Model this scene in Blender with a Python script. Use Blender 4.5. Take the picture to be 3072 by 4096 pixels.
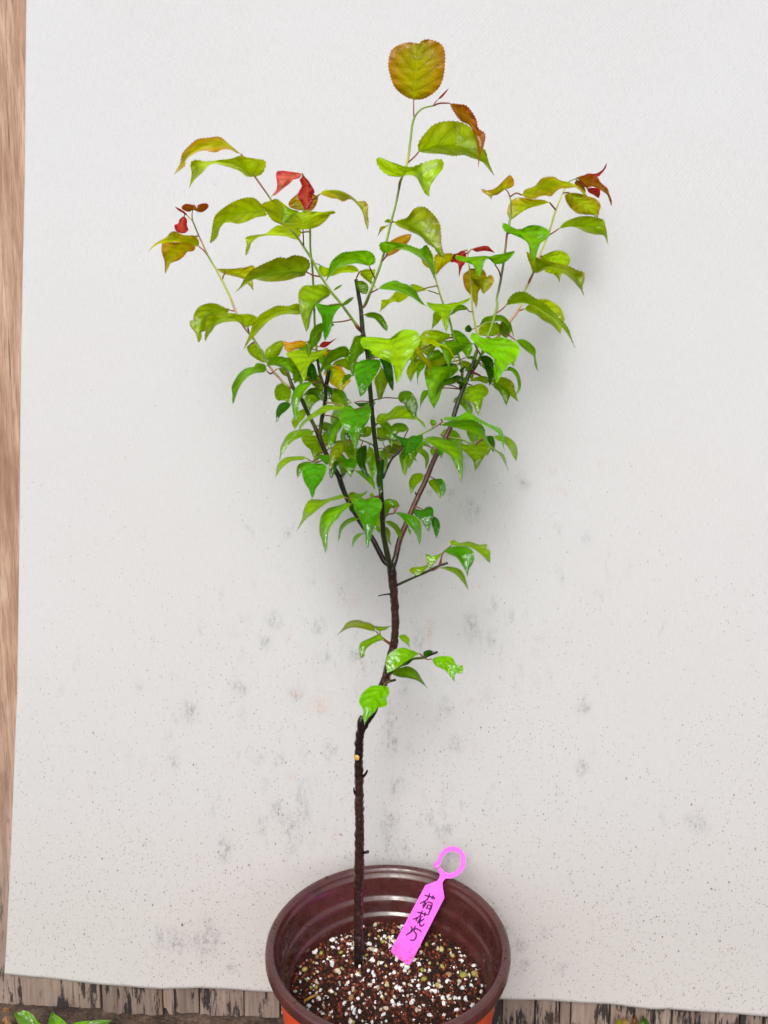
import bpy, bmesh, math, random
import numpy as np
from mathutils import Vector, noise as mnoise

for o in list(bpy.data.objects):
    bpy.data.objects.remove(o)
scene = bpy.context.scene
COL = scene.collection
R = math.radians

# ------------------------------------------------------------------ camera
PITCH = 9.0
FPX = 759.0                                   # focal length in 768x1024 pixels
CAM = Vector((0.0, -0.621, 0.700))
cd = bpy.data.cameras.new('camera')
cam = bpy.data.objects.new('camera', cd)
COL.objects.link(cam)
cam.location = CAM
cam.rotation_euler = (R(90 - PITCH), 0, 0)
cd.sensor_fit = 'VERTICAL'
cd.sensor_height = 36.0
cd.lens = 36.0 * FPX / 1024.0
cd.clip_start = 0.01
cd.clip_end = 100
scene.camera = cam

# ------------------------------------------------------------------ sky, sun, exposure
SUN_EL, SUN_ROT = 42.0, 192.0                 # soft light from in front of the cloth
w = bpy.data.worlds.new('World')
scene.world = w
w.use_nodes = True
nt = w.node_tree
nt.nodes.clear()
sky = nt.nodes.new('ShaderNodeTexSky')
sky.sky_type = 'NISHITA'
sky.sun_disc = False
sky.sun_elevation = R(SUN_EL)
sky.sun_rotation = R(SUN_ROT)
sky.air_density = 1.0
sky.dust_density = 5.0
sky.ozone_density = 1.0
hs = nt.nodes.new('ShaderNodeHueSaturation')  # overcast: the cloud takes the blue out
hs.inputs['Saturation'].default_value = 0.45
bg = nt.nodes.new('ShaderNodeBackground')
bg.inputs['Strength'].default_value = 0.15
ow = nt.nodes.new('ShaderNodeOutputWorld')
nt.links.new(sky.outputs[0], hs.inputs['Color'])
nt.links.new(hs.outputs[0], bg.inputs['Color'])
nt.links.new(bg.outputs[0], ow.inputs['Surface'])
sl = bpy.data.lights.new('sun', 'SUN')
sl.energy = 0.75
sl.angle = R(20)
sl.color = (1.0, 0.985, 0.965)
so = bpy.data.objects.new('sun', sl)
COL.objects.link(so)
# light travels down, towards the cloth (+y) and a little to the right
ldir = Vector((0.15, 0.73, -0.67)).normalized()
so.rotation_euler = ldir.to_track_quat('-Z', 'Y').to_euler()
so.location = (-0.5, -1, 3)
vs = scene.view_settings
vs.view_transform = 'Standard'
vs.look = 'None'
vs.gamma = 1.0
vs.exposure = 0.56
vs.use_curve_mapping = False

# ------------------------------------------------------------------ helpers
FW = Vector((0, math.cos(R(PITCH)), -math.sin(R(PITCH))))
UP = Vector((0, math.sin(R(PITCH)), math.cos(R(PITCH))))
RT = Vector((1, 0, 0))

def ray(X, Y):                                 # photograph pixel (3072x4096) -> direction
    return (FW * FPX + RT * (X / 4 - 384) + UP * (512 - Y / 4)).normalized()
def at_y(X, Y, y):                             # point on that sight line at world depth y (metres)
    d = ray(X, Y)
    return CAM + d * ((y - CAM.y) / d.y)
def at_z(X, Y, z):
    d = ray(X, Y)
    return CAM + d * ((z - CAM.z) / d.z)
def at_plane(X, Y, p, n):
    d = ray(X, Y)
    return CAM + d * ((p - CAM).dot(n) / d.dot(n))
def msize(p):                                  # metres covered by one photograph pixel at p
    return (p - CAM).dot(FW) / FPX / 4
REG = {1: (1400, 100, 700 / 1659), 2: (560, 500, 600 / 1659), 3: (1000, 600, 600 / 1659),
       4: (1400, 700, 600 / 1659), 5: (1850, 600, 650 / 1659), 6: (720, 1050, 600 / 1659),
       7: (1150, 1000, 600 / 1659), 8: (1600, 1150, 750 / 1659), 9: (1050, 1550, 600 / 1659),
       10: (1450, 1550, 700 / 1659), 11: (1150, 1900, 600 / 1659), 12: (1250, 2050, 800 / 1659),
       13: (1250, 2800, 500 / 1580), 14: (1000, 3350, 1150 / 1659), 15: (0, 3700, 1200 / 1659),
       16: (1900, 3700, 1172 / 1659), 17: (1500, 3350, 500 / 1659), 0: (0, 0, 3072 / 1659)}
def S(r, x, y):
    a, b, s = REG[r]
    return np.array((a + x * s, b + y * s))
def srgb(r, g, b):
    f = lambda c: (c / 255 / 12.92) if c / 255 <= 0.04045 else ((c / 255 + 0.055) / 1.055) ** 2.4
    return (f(r), f(g), f(b))

def catmull(pts, n, per=10):
    P = np.array(pts, float)
    if len(P) == 2:
        t = np.linspace(0, 1, n)[:, None]
        return P[0] * (1 - t) + P[1] * t
    Q = np.vstack([2 * P[0] - P[1], P, 2 * P[-1] - P[-2]])
    out = []
    for i in range(1, len(Q) - 2):
        p0, p1, p2, p3 = Q[i - 1], Q[i], Q[i + 1], Q[i + 2]
        k = [0]
        for a, b in ((p0, p1), (p1, p2), (p2, p3)):
            k.append(k[-1] + max(np.linalg.norm(b - a), 1e-6) ** 0.5)
        for t in np.linspace(k[1], k[2], per, endpoint=False):
            A1 = (k[1] - t) / (k[1] - k[0]) * p0 + (t - k[0]) / (k[1] - k[0]) * p1
            A2 = (k[2] - t) / (k[2] - k[1]) * p1 + (t - k[1]) / (k[2] - k[1]) * p2
            A3 = (k[3] - t) / (k[3] - k[2]) * p2 + (t - k[2]) / (k[3] - k[2]) * p3
            B1 = (k[2] - t) / (k[2] - k[0]) * A1 + (t - k[0]) / (k[2] - k[0]) * A2
            B2 = (k[3] - t) / (k[3] - k[1]) * A2 + (t - k[1]) / (k[3] - k[1]) * A3
            out.append((k[2] - t) / (k[2] - k[1]) * B1 + (t - k[1]) / (k[2] - k[1]) * B2)
    out.append(P[-1])
    out = np.array(out)
    d = np.r_[0, np.cumsum(np.linalg.norm(np.diff(out, axis=0), axis=1))]
    u = np.linspace(0, d[-1], n)
    return np.stack([np.interp(u, d, out[:, c]) for c in range(out.shape[1])], 1)

def link(name, me, mat=None, parent=None, smooth=True):
    o = bpy.data.objects.new(name, me)
    COL.objects.link(o)
    if mat:
        me.materials.append(mat)
    if smooth:
        me.polygons.foreach_set('use_smooth', [True] * len(me.polygons))
    if parent:
        o.parent = parent
        o.matrix_parent_inverse = parent.matrix_world.inverted()
    return o
def mesh(verts, faces, cols=None, uvs=None, name='m'):
    me = bpy.data.meshes.new(name)
    me.from_pydata([tuple(v) for v in verts], [], faces)
    if cols is not None:
        ca = me.color_attributes.new('Col', 'FLOAT_COLOR', 'POINT')
        ca.data.foreach_set('color', np.array([(c[0], c[1], c[2], c[3] if len(c) > 3 else 1) for c in cols], np.float32).ravel())
    if uvs is not None:
        ul = me.uv_layers.new(name='UVMap')
        idx = np.zeros(len(me.loops), np.int32)
        me.loops.foreach_get('vertex_index', idx)
        ul.data.foreach_set('uv', np.array(uvs, np.float32)[idx].ravel())
    me.update()
    return me
def empty(name, loc):
    o = bpy.data.objects.new(name, None)
    COL.objects.link(o)
    o.location = loc
    o.empty_display_size = 0.02
    bpy.context.view_layer.update()
    return o
def tag(o, label, cat, group=None, kind=None):
    o['label'] = label
    o['category'] = cat
    if group:
        o['group'] = group
    if kind:
        o['kind'] = kind

class NT:                                      # small node-tree helper
    def __init__(self, name):
        self.m = bpy.data.materials.new(name)
        self.m.use_nodes = True
        self.t = self.m.node_tree
        self.t.nodes.clear()
        self.out = self.t.nodes.new('ShaderNodeOutputMaterial')
    def n(self, typ, **kw):
        nd = self.t.nodes.new('ShaderNode' + typ)
        for k, v in kw.items():
            if k.startswith('i_'):
                nd.inputs[k[2:].replace('_', ' ')].default_value = v
            else:
                setattr(nd, k, v)
        return nd
    def l(self, a, b):
        self.t.links.new(a, b)
    def val(self, sock, v):
        if hasattr(v, 'is_output') or hasattr(v, 'links'):
            self.l(v, sock)
        else:
            sock.default_value = v
    def math(self, op, a, b=0.0, c=None, clamp=False):
        nd = self.n('Math', operation=op, use_clamp=clamp)
        self.val(nd.inputs[0], a)
        self.val(nd.inputs[1], b)
        if c is not None:
            self.val(nd.inputs[2], c)
        return nd.outputs[0]
    def mix(self, fac, a, b, blend='MIX'):
        nd = self.n('Mix', data_type='RGBA', blend_type=blend)
        self.val(nd.inputs[0], fac)
        for s, v in ((nd.inputs[6], a), (nd.inputs[7], b)):
            if isinstance(v, tuple):
                v = (v[0], v[1], v[2], 1)
            self.val(s, v)
        return nd.outputs[2]
    def ramp(self, fac, lo, hi):
        nd = self.n('MapRange', clamp=True)
        self.val(nd.inputs[0], fac)
        nd.inputs[1].default_value = lo
        nd.inputs[2].default_value = hi
        return nd.outputs[0]
    def noise(self, vec, scale, detail=4, rough=0.55, out=0):
        nd = self.n('TexNoise')
        nd.inputs['Scale'].default_value = scale
        nd.inputs['Detail'].default_value = detail
        nd.inputs['Roughness'].default_value = rough
        if vec is not None:
            self.l(vec, nd.inputs['Vector'])
        return nd.outputs[out]
    def mapping(self, vec, scale=(1, 1, 1), loc=(0, 0, 0), rot=(0, 0, 0)):
        nd = self.n('Mapping')
        nd.inputs['Scale'].default_value = scale
        nd.inputs['Location'].default_value = loc
        nd.inputs['Rotation'].default_value = rot
        self.l(vec, nd.inputs['Vector'])
        return nd.outputs[0]
    def bump(self, h, strength, dist):
        nd = self.n('Bump')
        nd.inputs['Strength'].default_value = strength
        nd.inputs['Distance'].default_value = dist
        self.l(h, nd.inputs['Height'])
        return nd.outputs[0]

# ------------------------------------------------------------------ materials
def mat_leaf():
    g = NT('leaf_blade')
    vc = g.n('VertexColor', layer_name='Col')
    col, wetness = vc.outputs[0], vc.outputs[1]
    uv = g.n('UVMap', uv_map='UVMap').outputs[0]
    sp = g.n('SeparateXYZ')
    g.l(uv, sp.inputs[0])
    u, v = sp.outputs[0], sp.outputs[1]        # u: -1..1 across, v: 0..1 along
    au = g.math('ABSOLUTE', u)
    geo = g.n('NewGeometry')
    pos = geo.outputs['Position']
    oi = g.n('ObjectInfo').outputs['Random']
    nz = g.noise(pos, 160, 4)
    # lateral veins curve forwards from the midrib
    q = g.math('SUBTRACT', g.math('MULTIPLY', v, 5.6),
               g.math('ADD', g.math('MULTIPLY', au, 1.7), g.math('MULTIPLY', nz, 0.35)))
    fr = g.math('FRACT', g.math('ADD', q, oi))
    dv = g.math('ABSOLUTE', g.math('SUBTRACT', fr, 0.5))
    lat = g.math('SUBTRACT', 1.0, g.ramp(dv, 0.02, 0.10))
    lat = g.math('MULTIPLY', lat, g.ramp(au, 0.98, 0.55))
    mid = g.math('SUBTRACT', 1.0, g.ramp(au, 0.015, 0.06))
    vein = g.math('MAXIMUM', mid, g.math('MULTIPLY', lat, 0.55))
    tone = g.ramp(g.noise(pos, 70, 3), 0.3, 0.7)
    hsv = g.n('HueSaturation')
    g.l(col, hsv.inputs['Color'])
    g.l(g.math('ADD', 0.82, g.math('MULTIPLY', tone, 0.36)), hsv.inputs['Value'])
    g.l(g.math('ADD', 0.492, g.math('MULTIPLY', g.noise(pos, 40, 2), 0.016)), hsv.inputs['Hue'])
    fine = g.ramp(g.noise(pos, 900, 3), 0.35, 0.7)
    c0 = g.mix(g.math('MULTIPLY', fine, 0.16), hsv.outputs[0], (0.02, 0.05, 0.004))
    light = g.mix(0.5, hsv.outputs[0], (0.34, 0.38, 0.02))
    shade = g.math('MULTIPLY', g.ramp(dv, 0.30, 0.06), g.ramp(au, 0.02, 0.10))
    c0 = g.mix(g.math('MULTIPLY', shade, 0.36), c0, g.mix(0.6, c0, (0.01, 0.04, 0.0)))
    c1 = g.mix(g.math('MULTIPLY', vein, 0.5), c0, light)
    # relief: quilted between the veins, wet film wrinkles
    quilt = g.math('MULTIPLY', g.math('SUBTRACT', dv, vein), 0.6)
    h = g.math('ADD', quilt, g.math('MULTIPLY', g.noise(pos, 420, 3), 0.55))
    nrm = g.bump(h, 0.7, 0.0016)
    p = g.n('BsdfPrincipled')
    g.l(c1, p.inputs['Base Color'])
    wet = g.ramp(g.noise(pos, 95, 4), 0.42, 0.62)
    g.l(g.math('ADD', 0.20, g.math('MULTIPLY', wet, 0.28)), p.inputs['Roughness'])
    p.inputs['Specular IOR Level'].default_value = 0.08
    g.l(nrm, p.inputs['Normal'])
    p.inputs['Coat Roughness'].default_value = 0.09
    film = g.math('ADD', g.noise(pos, 75, 3), g.math('MULTIPLY', g.math('SUBTRACT', v, 0.58), 0.42))
    vd = g.n('TexVoronoi')
    vd.inputs['Scale'].default_value = 520
    g.l(pos, vd.inputs['Vector'])
    vr = g.n('SeparateXYZ')
    g.l(vd.outputs['Color'], vr.inputs[0])
    bead = g.math('MULTIPLY', g.ramp(vd.outputs['Distance'], 0.34, 0.10), g.math('GREATER_THAN', vr.outputs[0], 0.62))
    g.l(g.math('MULTIPLY', g.math('MAXIMUM', g.ramp(film, 0.51, 0.54), g.math('GREATER_THAN', bead, 0.05)), wetness), p.inputs['Coat Weight'])
    p.inputs['Coat IOR'].default_value = 2.4          # water gathers towards the drip tip
    g.l(g.bump(g.math('ADD', g.noise(pos, 300, 3), g.math('MULTIPLY', bead, 0.5)), 0.9, 0.0016), p.inputs['Coat Normal'])
    tr = g.n('BsdfTranslucent')
    hs2 = g.n('HueSaturation')
    hs2.inputs['Saturation'].default_value = 1.1
    hs2.inputs['Value'].default_value = 1.6
    g.l(c1, hs2.inputs['Color'])
    g.l(hs2.outputs[0], tr.inputs['Color'])
    mx = g.n('MixShader')
    mx.inputs[0].default_value = 0.55
    g.l(p.outputs[0], mx.inputs[1])
    g.l(tr.outputs[0], mx.inputs[2])
    g.l(mx.outputs[0], g.out.inputs[0])
    return g.m

def mat_bark():
    g = NT('bark')
    col = g.n('VertexColor', layer_name='Col').outputs[0]
    pos = g.n('NewGeometry').outputs['Position']
    n1 = g.noise(g.mapping(pos, (1, 1, 0.35)), 420, 4)
    vo = g.n('TexVoronoi')
    vo.inputs['Scale'].default_value = 260
    g.l(g.mapping(pos, (1, 1, 0.7)), vo.inputs['Vector'])
    spot = g.math('SUBTRACT', 1.0, g.ramp(vo.outputs['Distance'], 0.10, 0.22))
    rnd = g.n('SeparateXYZ')
    g.l(vo.outputs['Color'], rnd.inputs[0])
    spot = g.math('MULTIPLY', spot, g.math('GREATER_THAN', rnd.outputs[0], 0.62))
    c = g.mix(g.ramp(n1, 0.3, 0.75), g.mix(0.55, col, (0.004, 0.003, 0.003)), col)
    bright = g.mix(0.55, col, (0.22, 0.10, 0.06))
    c = g.mix(g.math('MULTIPLY', spot, 0.7), c, bright)
    p = g.n('BsdfPrincipled')
    g.l(c, p.inputs['Base Color'])
    p.inputs['Roughness'].default_value = 0.27
    p.inputs['Specular IOR Level'].default_value = 0.5
    h = g.math('ADD', g.math('MULTIPLY', n1, 0.6), spot)
    g.l(g.bump(h, 0.5, 0.0008), p.inputs['Normal'])
    g.l(p.outputs[0], g.out.inputs[0])
    return g.m

def mat_stem():
    g = NT('green_stem')
    col = g.n('VertexColor', layer_name='Col').outputs[0]
    pos = g.n('NewGeometry').outputs['Position']
    n1 = g.noise(pos, 300, 3)
    c = g.mix(g.math('MULTIPLY', g.ramp(n1, 0.35, 0.7), 0.35), col, g.mix(0.6, col, (0.03, 0.02, 0.005)))
    p = g.n('BsdfPrincipled')
    g.l(c, p.inputs['Base Color'])
    p.inputs['Roughness'].default_value = 0.35
    p.inputs['Subsurface Weight'].default_value = 0.15
    p.inputs['Subsurface Radius'].default_value = (0.002, 0.002, 0.001)
    g.l(g.bump(n1, 0.3, 0.0005), p.inputs['Normal'])
    g.l(p.outputs[0], g.out.inputs[0])
    return g.m

def mat_plain(name, col, rough=0.5, spec=0.5, nscale=None, namt=0.3, bump=0.0, bdist=0.001, sub=0.0, dark=None):
    g = NT(name)
    p = g.n('BsdfPrincipled')
    p.inputs['Roughness'].default_value = rough
    p.inputs['Specular IOR Level'].default_value = spec
    if nscale:
        pos = g.n('NewGeometry').outputs['Position']
        nz = g.noise(pos, nscale, 5, 0.6)
        dk = dark or tuple(x * 0.45 for x in col)
        g.l(g.mix(g.math('MULTIPLY', g.ramp(nz, 0.35, 0.7), namt), col, dk), p.inputs['Base Color'])
        if bump:
            g.l(g.bump(nz, bump, bdist), p.inputs['Normal'])
    else:
        p.inputs['Base Color'].default_value = (*col, 1)
    if sub:
        p.inputs['Subsurface Weight'].default_value = sub
        p.inputs['Subsurface Radius'].default_value = (0.002, 0.002, 0.002)
    g.l(p.outputs[0], g.out.inputs[0])
    return g.m

def mat_pot_brown():
    g = NT('wet_brown_plastic')
    pos = g.n('NewGeometry').outputs['Position']
    p = g.n('BsdfPrincipled')
    n1 = g.noise(pos, 45, 5, 0.65)
    c = g.mix(g.ramp(n1, 0.35, 0.75), srgb(58, 26, 25), srgb(80, 38, 35))
    dust = g.math('MULTIPLY', g.ramp(g.noise(pos, 600, 4, 0.7), 0.58, 0.78), 0.35)
    c = g.mix(dust, c, srgb(120, 95, 85))
    dots = g.n('TexVoronoi')
    dots.inputs['Scale'].default_value = 420
    g.l(pos, dots.inputs['Vector'])
    dr = g.math('SUBTRACT', 1.0, g.ramp(dots.outputs['Distance'], 0.08, 0.2))
    sx = g.n('SeparateXYZ')
    g.l(dots.outputs['Color'], sx.inputs[0])
    dr = g.math('MULTIPLY', dr, g.math('GREATER_THAN', sx.outputs[0], 0.86))
    c = g.mix(g.math('MULTIPLY', dr, 0.5), c, (0.02, 0.01, 0.008))
    g.l(c, p.inputs['Base Color'])
    g.l(g.math('ADD', 0.16, g.math('MULTIPLY', g.ramp(g.noise(pos, 70, 4), 0.4, 0.65), 0.26)), p.inputs['Roughness'])
    p.inputs['Specular IOR Level'].default_value = 0.75
    g.l(g.bump(g.math('ADD', g.noise(pos, 60, 3), g.math('MULTIPLY', dr, 0.5)), 0.22, 0.0012), p.inputs['Normal'])
    g.l(p.outputs[0], g.out.inputs[0])
    return g.m

def mat_cloth():
    g = NT('stained_canvas')
    uv = g.n('UVMap', uv_map='UVMap').outputs[0]          # metres on the cloth
    at = g.n('VertexColor', layer_name='Col').outputs[0]  # r grey mildew, g rust, b dirt density
    sp = g.n('SeparateXYZ')
    g.l(at, sp.inputs[0])
    mil, rust, dirt = sp.outputs[0], sp.outputs[1], sp.outputs[2]
    s2 = g.n('SeparateXYZ')
    g.l(uv, s2.inputs[0])
    warp = g.math('MULTIPLY', g.noise(uv, 14, 2), 0.004)
    K = 2 * math.pi / 0.00165
    a = g.math('SINE', g.math('MULTIPLY', g.math('ADD', g.math('ADD', s2.outputs[0], g.math('MULTIPLY', s2.outputs[1], 0.55)), warp), K))
    b = g.math('SINE', g.math('MULTIPLY', g.math('ADD', g.math('SUBTRACT', s2.outputs[1], g.math('MULTIPLY', s2.outputs[0], 0.55)), warp), K))
    weave = g.math('MULTIPLY', a, b)
    thread = g.noise(g.mapping(uv, (1, 0.12, 1)), 900, 2)
    base = g.mix(dirt, srgb(191, 194, 198), srgb(175, 174, 173))
    base = g.mix(g.math('MULTIPLY', g.ramp(g.noise(uv, 5, 3), 0.35, 0.7), 0.12), base, srgb(182, 176, 170))
    base = g.mix(g.math('MULTIPLY', g.ramp(weave, -0.2, -1.0), 0.17), base, srgb(128, 122, 116))
    base = g.mix(g.math('MULTIPLY', g.ramp(thread, 0.45, 0.8), 0.14), base, srgb(140, 134, 128))
    base = g.mix(g.math('MULTIPLY', g.ramp(g.noise(uv, 380, 2, 0.6), 0.4, 0.7), 0.08), base, srgb(145, 141, 138))
    # mildew sits on the raised threads
    mn = g.math('MULTIPLY', mil, g.ramp(g.noise(g.mapping(uv, (1, 0.45, 1)), 210, 5, 0.8), 0.42, 0.62))
    mn = g.math('MULTIPLY', mn, g.math('ADD', 0.55, g.math('MULTIPLY', g.ramp(weave, 0.4, -0.6), 0.6)))
    base = g.mix(g.math('MULTIPLY', mn, 0.62), base, srgb(80, 82, 86))
    rn = g.math('MULTIPLY', rust, g.ramp(g.noise(uv, 380, 3, 0.7), 0.36, 0.68))
    base = g.mix(g.math('MULTIPLY', rn, 0.6), base, srgb(176, 112, 84))
    # splashed specks of soil
    patch = g.math('MULTIPLY', g.math('SUBTRACT', g.noise(uv, 9, 4), 0.5), 0.5)
    for sc, thr, r0, r1, amt in ((190, 0.81, 0.10, 0.22, 0.7), (430, 0.66, 0.16, 0.34, 0.45), (300, 0.75, 0.12, 0.26, 0.6), (75, 0.93, 0.05, 0.11, 0.95)):
        vo = g.n('TexVoronoi')
        vo.inputs['Scale'].default_value = sc
        g.l(g.mapping(uv, (1.25, 0.8, 1)), vo.inputs['Vector'])
        sx = g.n('SeparateXYZ')
        g.l(vo.outputs['Color'], sx.inputs[0])
        keep = g.math('GREATER_THAN', g.math('ADD', g.math('ADD', sx.outputs[0], patch), g.math('MULTIPLY', g.math('SUBTRACT', dirt, 0.75), 0.58)), thr)
        d = g.math('MULTIPLY', g.math('SUBTRACT', 1.0, g.ramp(g.math('DIVIDE', vo.outputs['Distance'], g.math('ADD', 0.35, sx.outputs[1])), r0, r1)), keep)
        tint = g.mix(g.math('GREATER_THAN', sx.outputs[2], 0.72), srgb(70, 58, 52), srgb(128, 84, 66))
        base = g.mix(g.math('MULTIPLY', d, amt), base, tint)
    p = g.n('BsdfPrincipled')
    g.l(base, p.inputs['Base Color'])
    p.inputs['Roughness'].default_value = 0.85
    p.inputs['Specular IOR Level'].default_value = 0.2
    h = g.math('ADD', weave, g.math('MULTIPLY', thread, 0.6))
    g.l(g.bump(h, 0.35, 0.0004), p.inputs['Normal'])
    g.l(p.outputs[0], g.out.inputs[0])
    return g.m

def mat_wood():
    g = NT('weathered_wood')
    pos = g.n('NewGeometry').outputs['Position']
    rnd = g.n('ObjectInfo').outputs['Random']
    off = g.n('CombineXYZ')
    g.l(g.math('MULTIPLY', rnd, 9.0), off.inputs[0])
    add = g.n('VectorMath', operation='ADD')
    g.l(pos, add.inputs[0])
    g.l(off.outputs[0], add.inputs[1])
    P = add.outputs[0]
    s = g.n('SeparateXYZ')
    g.l(pos, s.inputs[0])
    z = s.outputs[2]
    low = g.ramp(z, 0.42, 0.04)
    grain = g.noise(g.mapping(P, (1, 1, 0.045)), 300, 6, 0.65)
    fig = g.noise(g.mapping(P, (1, 1, 0.13)), 70, 6, 0.7)
    c_up = g.mix(g.ramp(fig, 0.32, 0.68), srgb(160, 118, 90), srgb(204, 172, 144))
    hair = g.noise(g.mapping(P, (1, 1, 0.014)), 900, 3, 0.6)
    c_up = g.mix(g.math('MULTIPLY', g.ramp(hair, 0.5, 0.66), 0.5), c_up, srgb(112, 74, 54))
    c_up = g.mix(g.math('MULTIPLY', g.ramp(grain, 0.42, 0.70), 0.7), c_up, srgb(130, 86, 62))
    c_lo = g.mix(g.ramp(fig, 0.3, 0.7), srgb(128, 108, 96), srgb(160, 140, 128))
    c_lo = g.mix(g.math('MULTIPLY', g.ramp(grain, 0.42, 0.7), 0.6), c_lo, srgb(98, 82, 74))
    c = g.mix(low, c_up, c_lo)
    knot = g.ramp(g.noise(g.mapping(P, (1, 1, 0.5)), 10, 3), 0.60, 0.74)
    c = g.mix(g.math('MULTIPLY', knot, 0.65), c, srgb(120, 72, 46))
    crack = g.ramp(g.noise(g.mapping(P, (1, 1, 0.02), (5, 2, 1)), 260, 2, 0.5), 0.66, 0.70)
    c = g.mix(g.math('MULTIPLY', crack, 0.6), c, srgb(60, 42, 34))
    # tar and damp streaks near the foot of the boards
    st = g.noise(g.mapping(P, (1, 1, 0.22)), 62, 5, 0.7)
    edge = g.noise(g.mapping(P, (1, 1, 0.06)), 420, 4, 0.7)
    blk = g.ramp(g.math('ADD', st, g.math('MULTIPLY', edge, 0.35)), 0.70, 0.75)
    blk = g.math('MULTIPLY', blk, g.ramp(z, 0.20, 0.06))
    c = g.mix(g.math('MULTIPLY', blk, 0.93), c, srgb(36, 33, 37))
    red = g.ramp(g.math('ADD', g.noise(g.mapping(P, (1, 1, 0.4), (3, 1, 2)), 60, 4, 0.65), g.math('MULTIPLY', edge, 0.2)), 0.70, 0.76)
    c = g.mix(g.math('MULTIPLY', g.math('MULTIPLY', red, low), 0.7), c, srgb(92, 62, 52))
    hv = g.n('HueSaturation')
    hv.inputs['Saturation'].default_value = 0.85
    g.l(c, hv.inputs['Color'])
    g.l(g.math('ADD', 0.56, g.math('MULTIPLY', rnd, 0.34)), hv.inputs['Value'])
    c = hv.outputs[0]
    p = g.n('BsdfPrincipled')
    g.l(c, p.inputs['Base Color'])
    p.inputs['Roughness'].default_value = 0.72
    p.inputs['Specular IOR Level'].default_value = 0.25
    g.l(g.bump(g.math('ADD', grain, g.math('MULTIPLY', fig, 0.5)), 0.5, 0.0012), p.inputs['Normal'])
    g.l(p.outputs[0], g.out.inputs[0])
    return g.m

def mat_attr(name, rough=0.8, nscale=500, bump=0.5, bdist=0.0008, spec=0.3):
    g = NT(name)
    col = g.n('VertexColor', layer_name='Col').outputs[0]
    pos = g.n('NewGeometry').outputs['Position']
    nz = g.noise(pos, nscale, 4, 0.65)
    p = g.n('BsdfPrincipled')
    g.l(g.mix(g.math('MULTIPLY', g.ramp(nz, 0.35, 0.7), 0.4), col, g.mix(0.55, col, (0.02, 0.012, 0.008))), p.inputs['Base Color'])
    p.inputs['Roughness'].default_value = rough
    p.inputs['Specular IOR Level'].default_value = spec
    g.l(g.bump(nz, bump, bdist), p.inputs['Normal'])
    g.l(p.outputs[0], g.out.inputs[0])
    return g.m

def mat_soil(name, a, b, c, scale):
    g = NT(name)
    pos = g.n('NewGeometry').outputs['Position']
    n1 = g.noise(pos, scale, 5, 0.7)
    n2 = g.noise(pos, scale * 4, 4, 0.7)
    col = g.mix(g.ramp(n1, 0.38, 0.62), a, b)
    col = g.mix(g.math('MULTIPLY', g.ramp(n2, 0.55, 0.72), 0.6), col, c)
    p = g.n('BsdfPrincipled')
    g.l(col, p.inputs['Base Color'])
    p.inputs['Roughness'].default_value = 0.7
    p.inputs['Specular IOR Level'].default_value = 0.3
    g.l(g.bump(g.math('ADD', n1, n2), 0.9, 0.003), p.inputs['Normal'])
    g.l(p.outputs[0], g.out.inputs[0])
    return g.m

M_LEAF, M_BARK, M_STEM = mat_leaf(), mat_bark(), mat_stem()
M_POT = mat_pot_brown()
M_POTO = mat_plain('orange_plastic', srgb(206, 72, 34), 0.4, 0.5, 90, 0.35, 0.3, 0.001, dark=srgb(160, 44, 22))
M_CLOTH, M_WOOD = mat_cloth(), mat_wood()
M_GROUND = mat_soil('damp_earth', srgb(62, 46, 38), srgb(104, 84, 70), srgb(128, 110, 96), 60)
M_SOIL = mat_soil('potting_mix', srgb(32, 17, 13), srgb(76, 38, 26), srgb(118, 54, 32), 260)
M_BITS = mat_attr('mix_granules', 0.75)
M_PERL = mat_attr('perlite_grain', 0.85, 700, 0.6, 0.0006)
def mat_tag():
    g = NT('pink_plastic')
    pos = g.n('NewGeometry').outputs['Position']
    sz = g.n('SeparateXYZ')
    g.l(pos, sz.inputs[0])
    c = g.mix(g.math('MULTIPLY', g.ramp(g.noise(pos, 55, 4), 0.35, 0.7), 0.35), srgb(236, 98, 212), srgb(220, 80, 192))
    sm = g.math('ADD', g.noise(pos, 330, 5, 0.7), g.math('MULTIPLY', g.ramp(sz.outputs[2], 0.185, 0.157), 0.22))
    c = g.mix(g.math('MULTIPLY', g.ramp(sm, 0.66, 0.76), 0.55), c, srgb(120, 62, 80))
    p = g.n('BsdfPrincipled')
    g.l(c, p.inputs['Base Color'])
    p.inputs['Roughness'].default_value = 0.3
    g.l(g.bump(g.noise(pos, 45, 2), 0.3, 0.002), p.inputs['Normal'])
    g.l(p.outputs[0], g.out.inputs[0])
    return g.m
M_TAG = mat_tag()
M_INK = mat_plain('marker_ink', srgb(60, 18, 66), 0.45, 0.4, 900, 0.4, dark=srgb(105, 40, 115))
M_DRY = mat_plain('dry_plant', srgb(140, 104, 70), 0.7, 0.3, 220, 0.7, 0.5, 0.001, dark=srgb(88, 58, 36))
M_WATER = NT('water')
_p = M_WATER.n('BsdfPrincipled')
_p.inputs['Roughness'].default_value = 0.03
_p.inputs['IOR'].default_value = 1.33
_p.inputs['Transmission Weight'].default_value = 1.0
M_WATER.l(_p.outputs[0], M_WATER.out.inputs[0])
M_WATER = M_WATER.m

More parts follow.
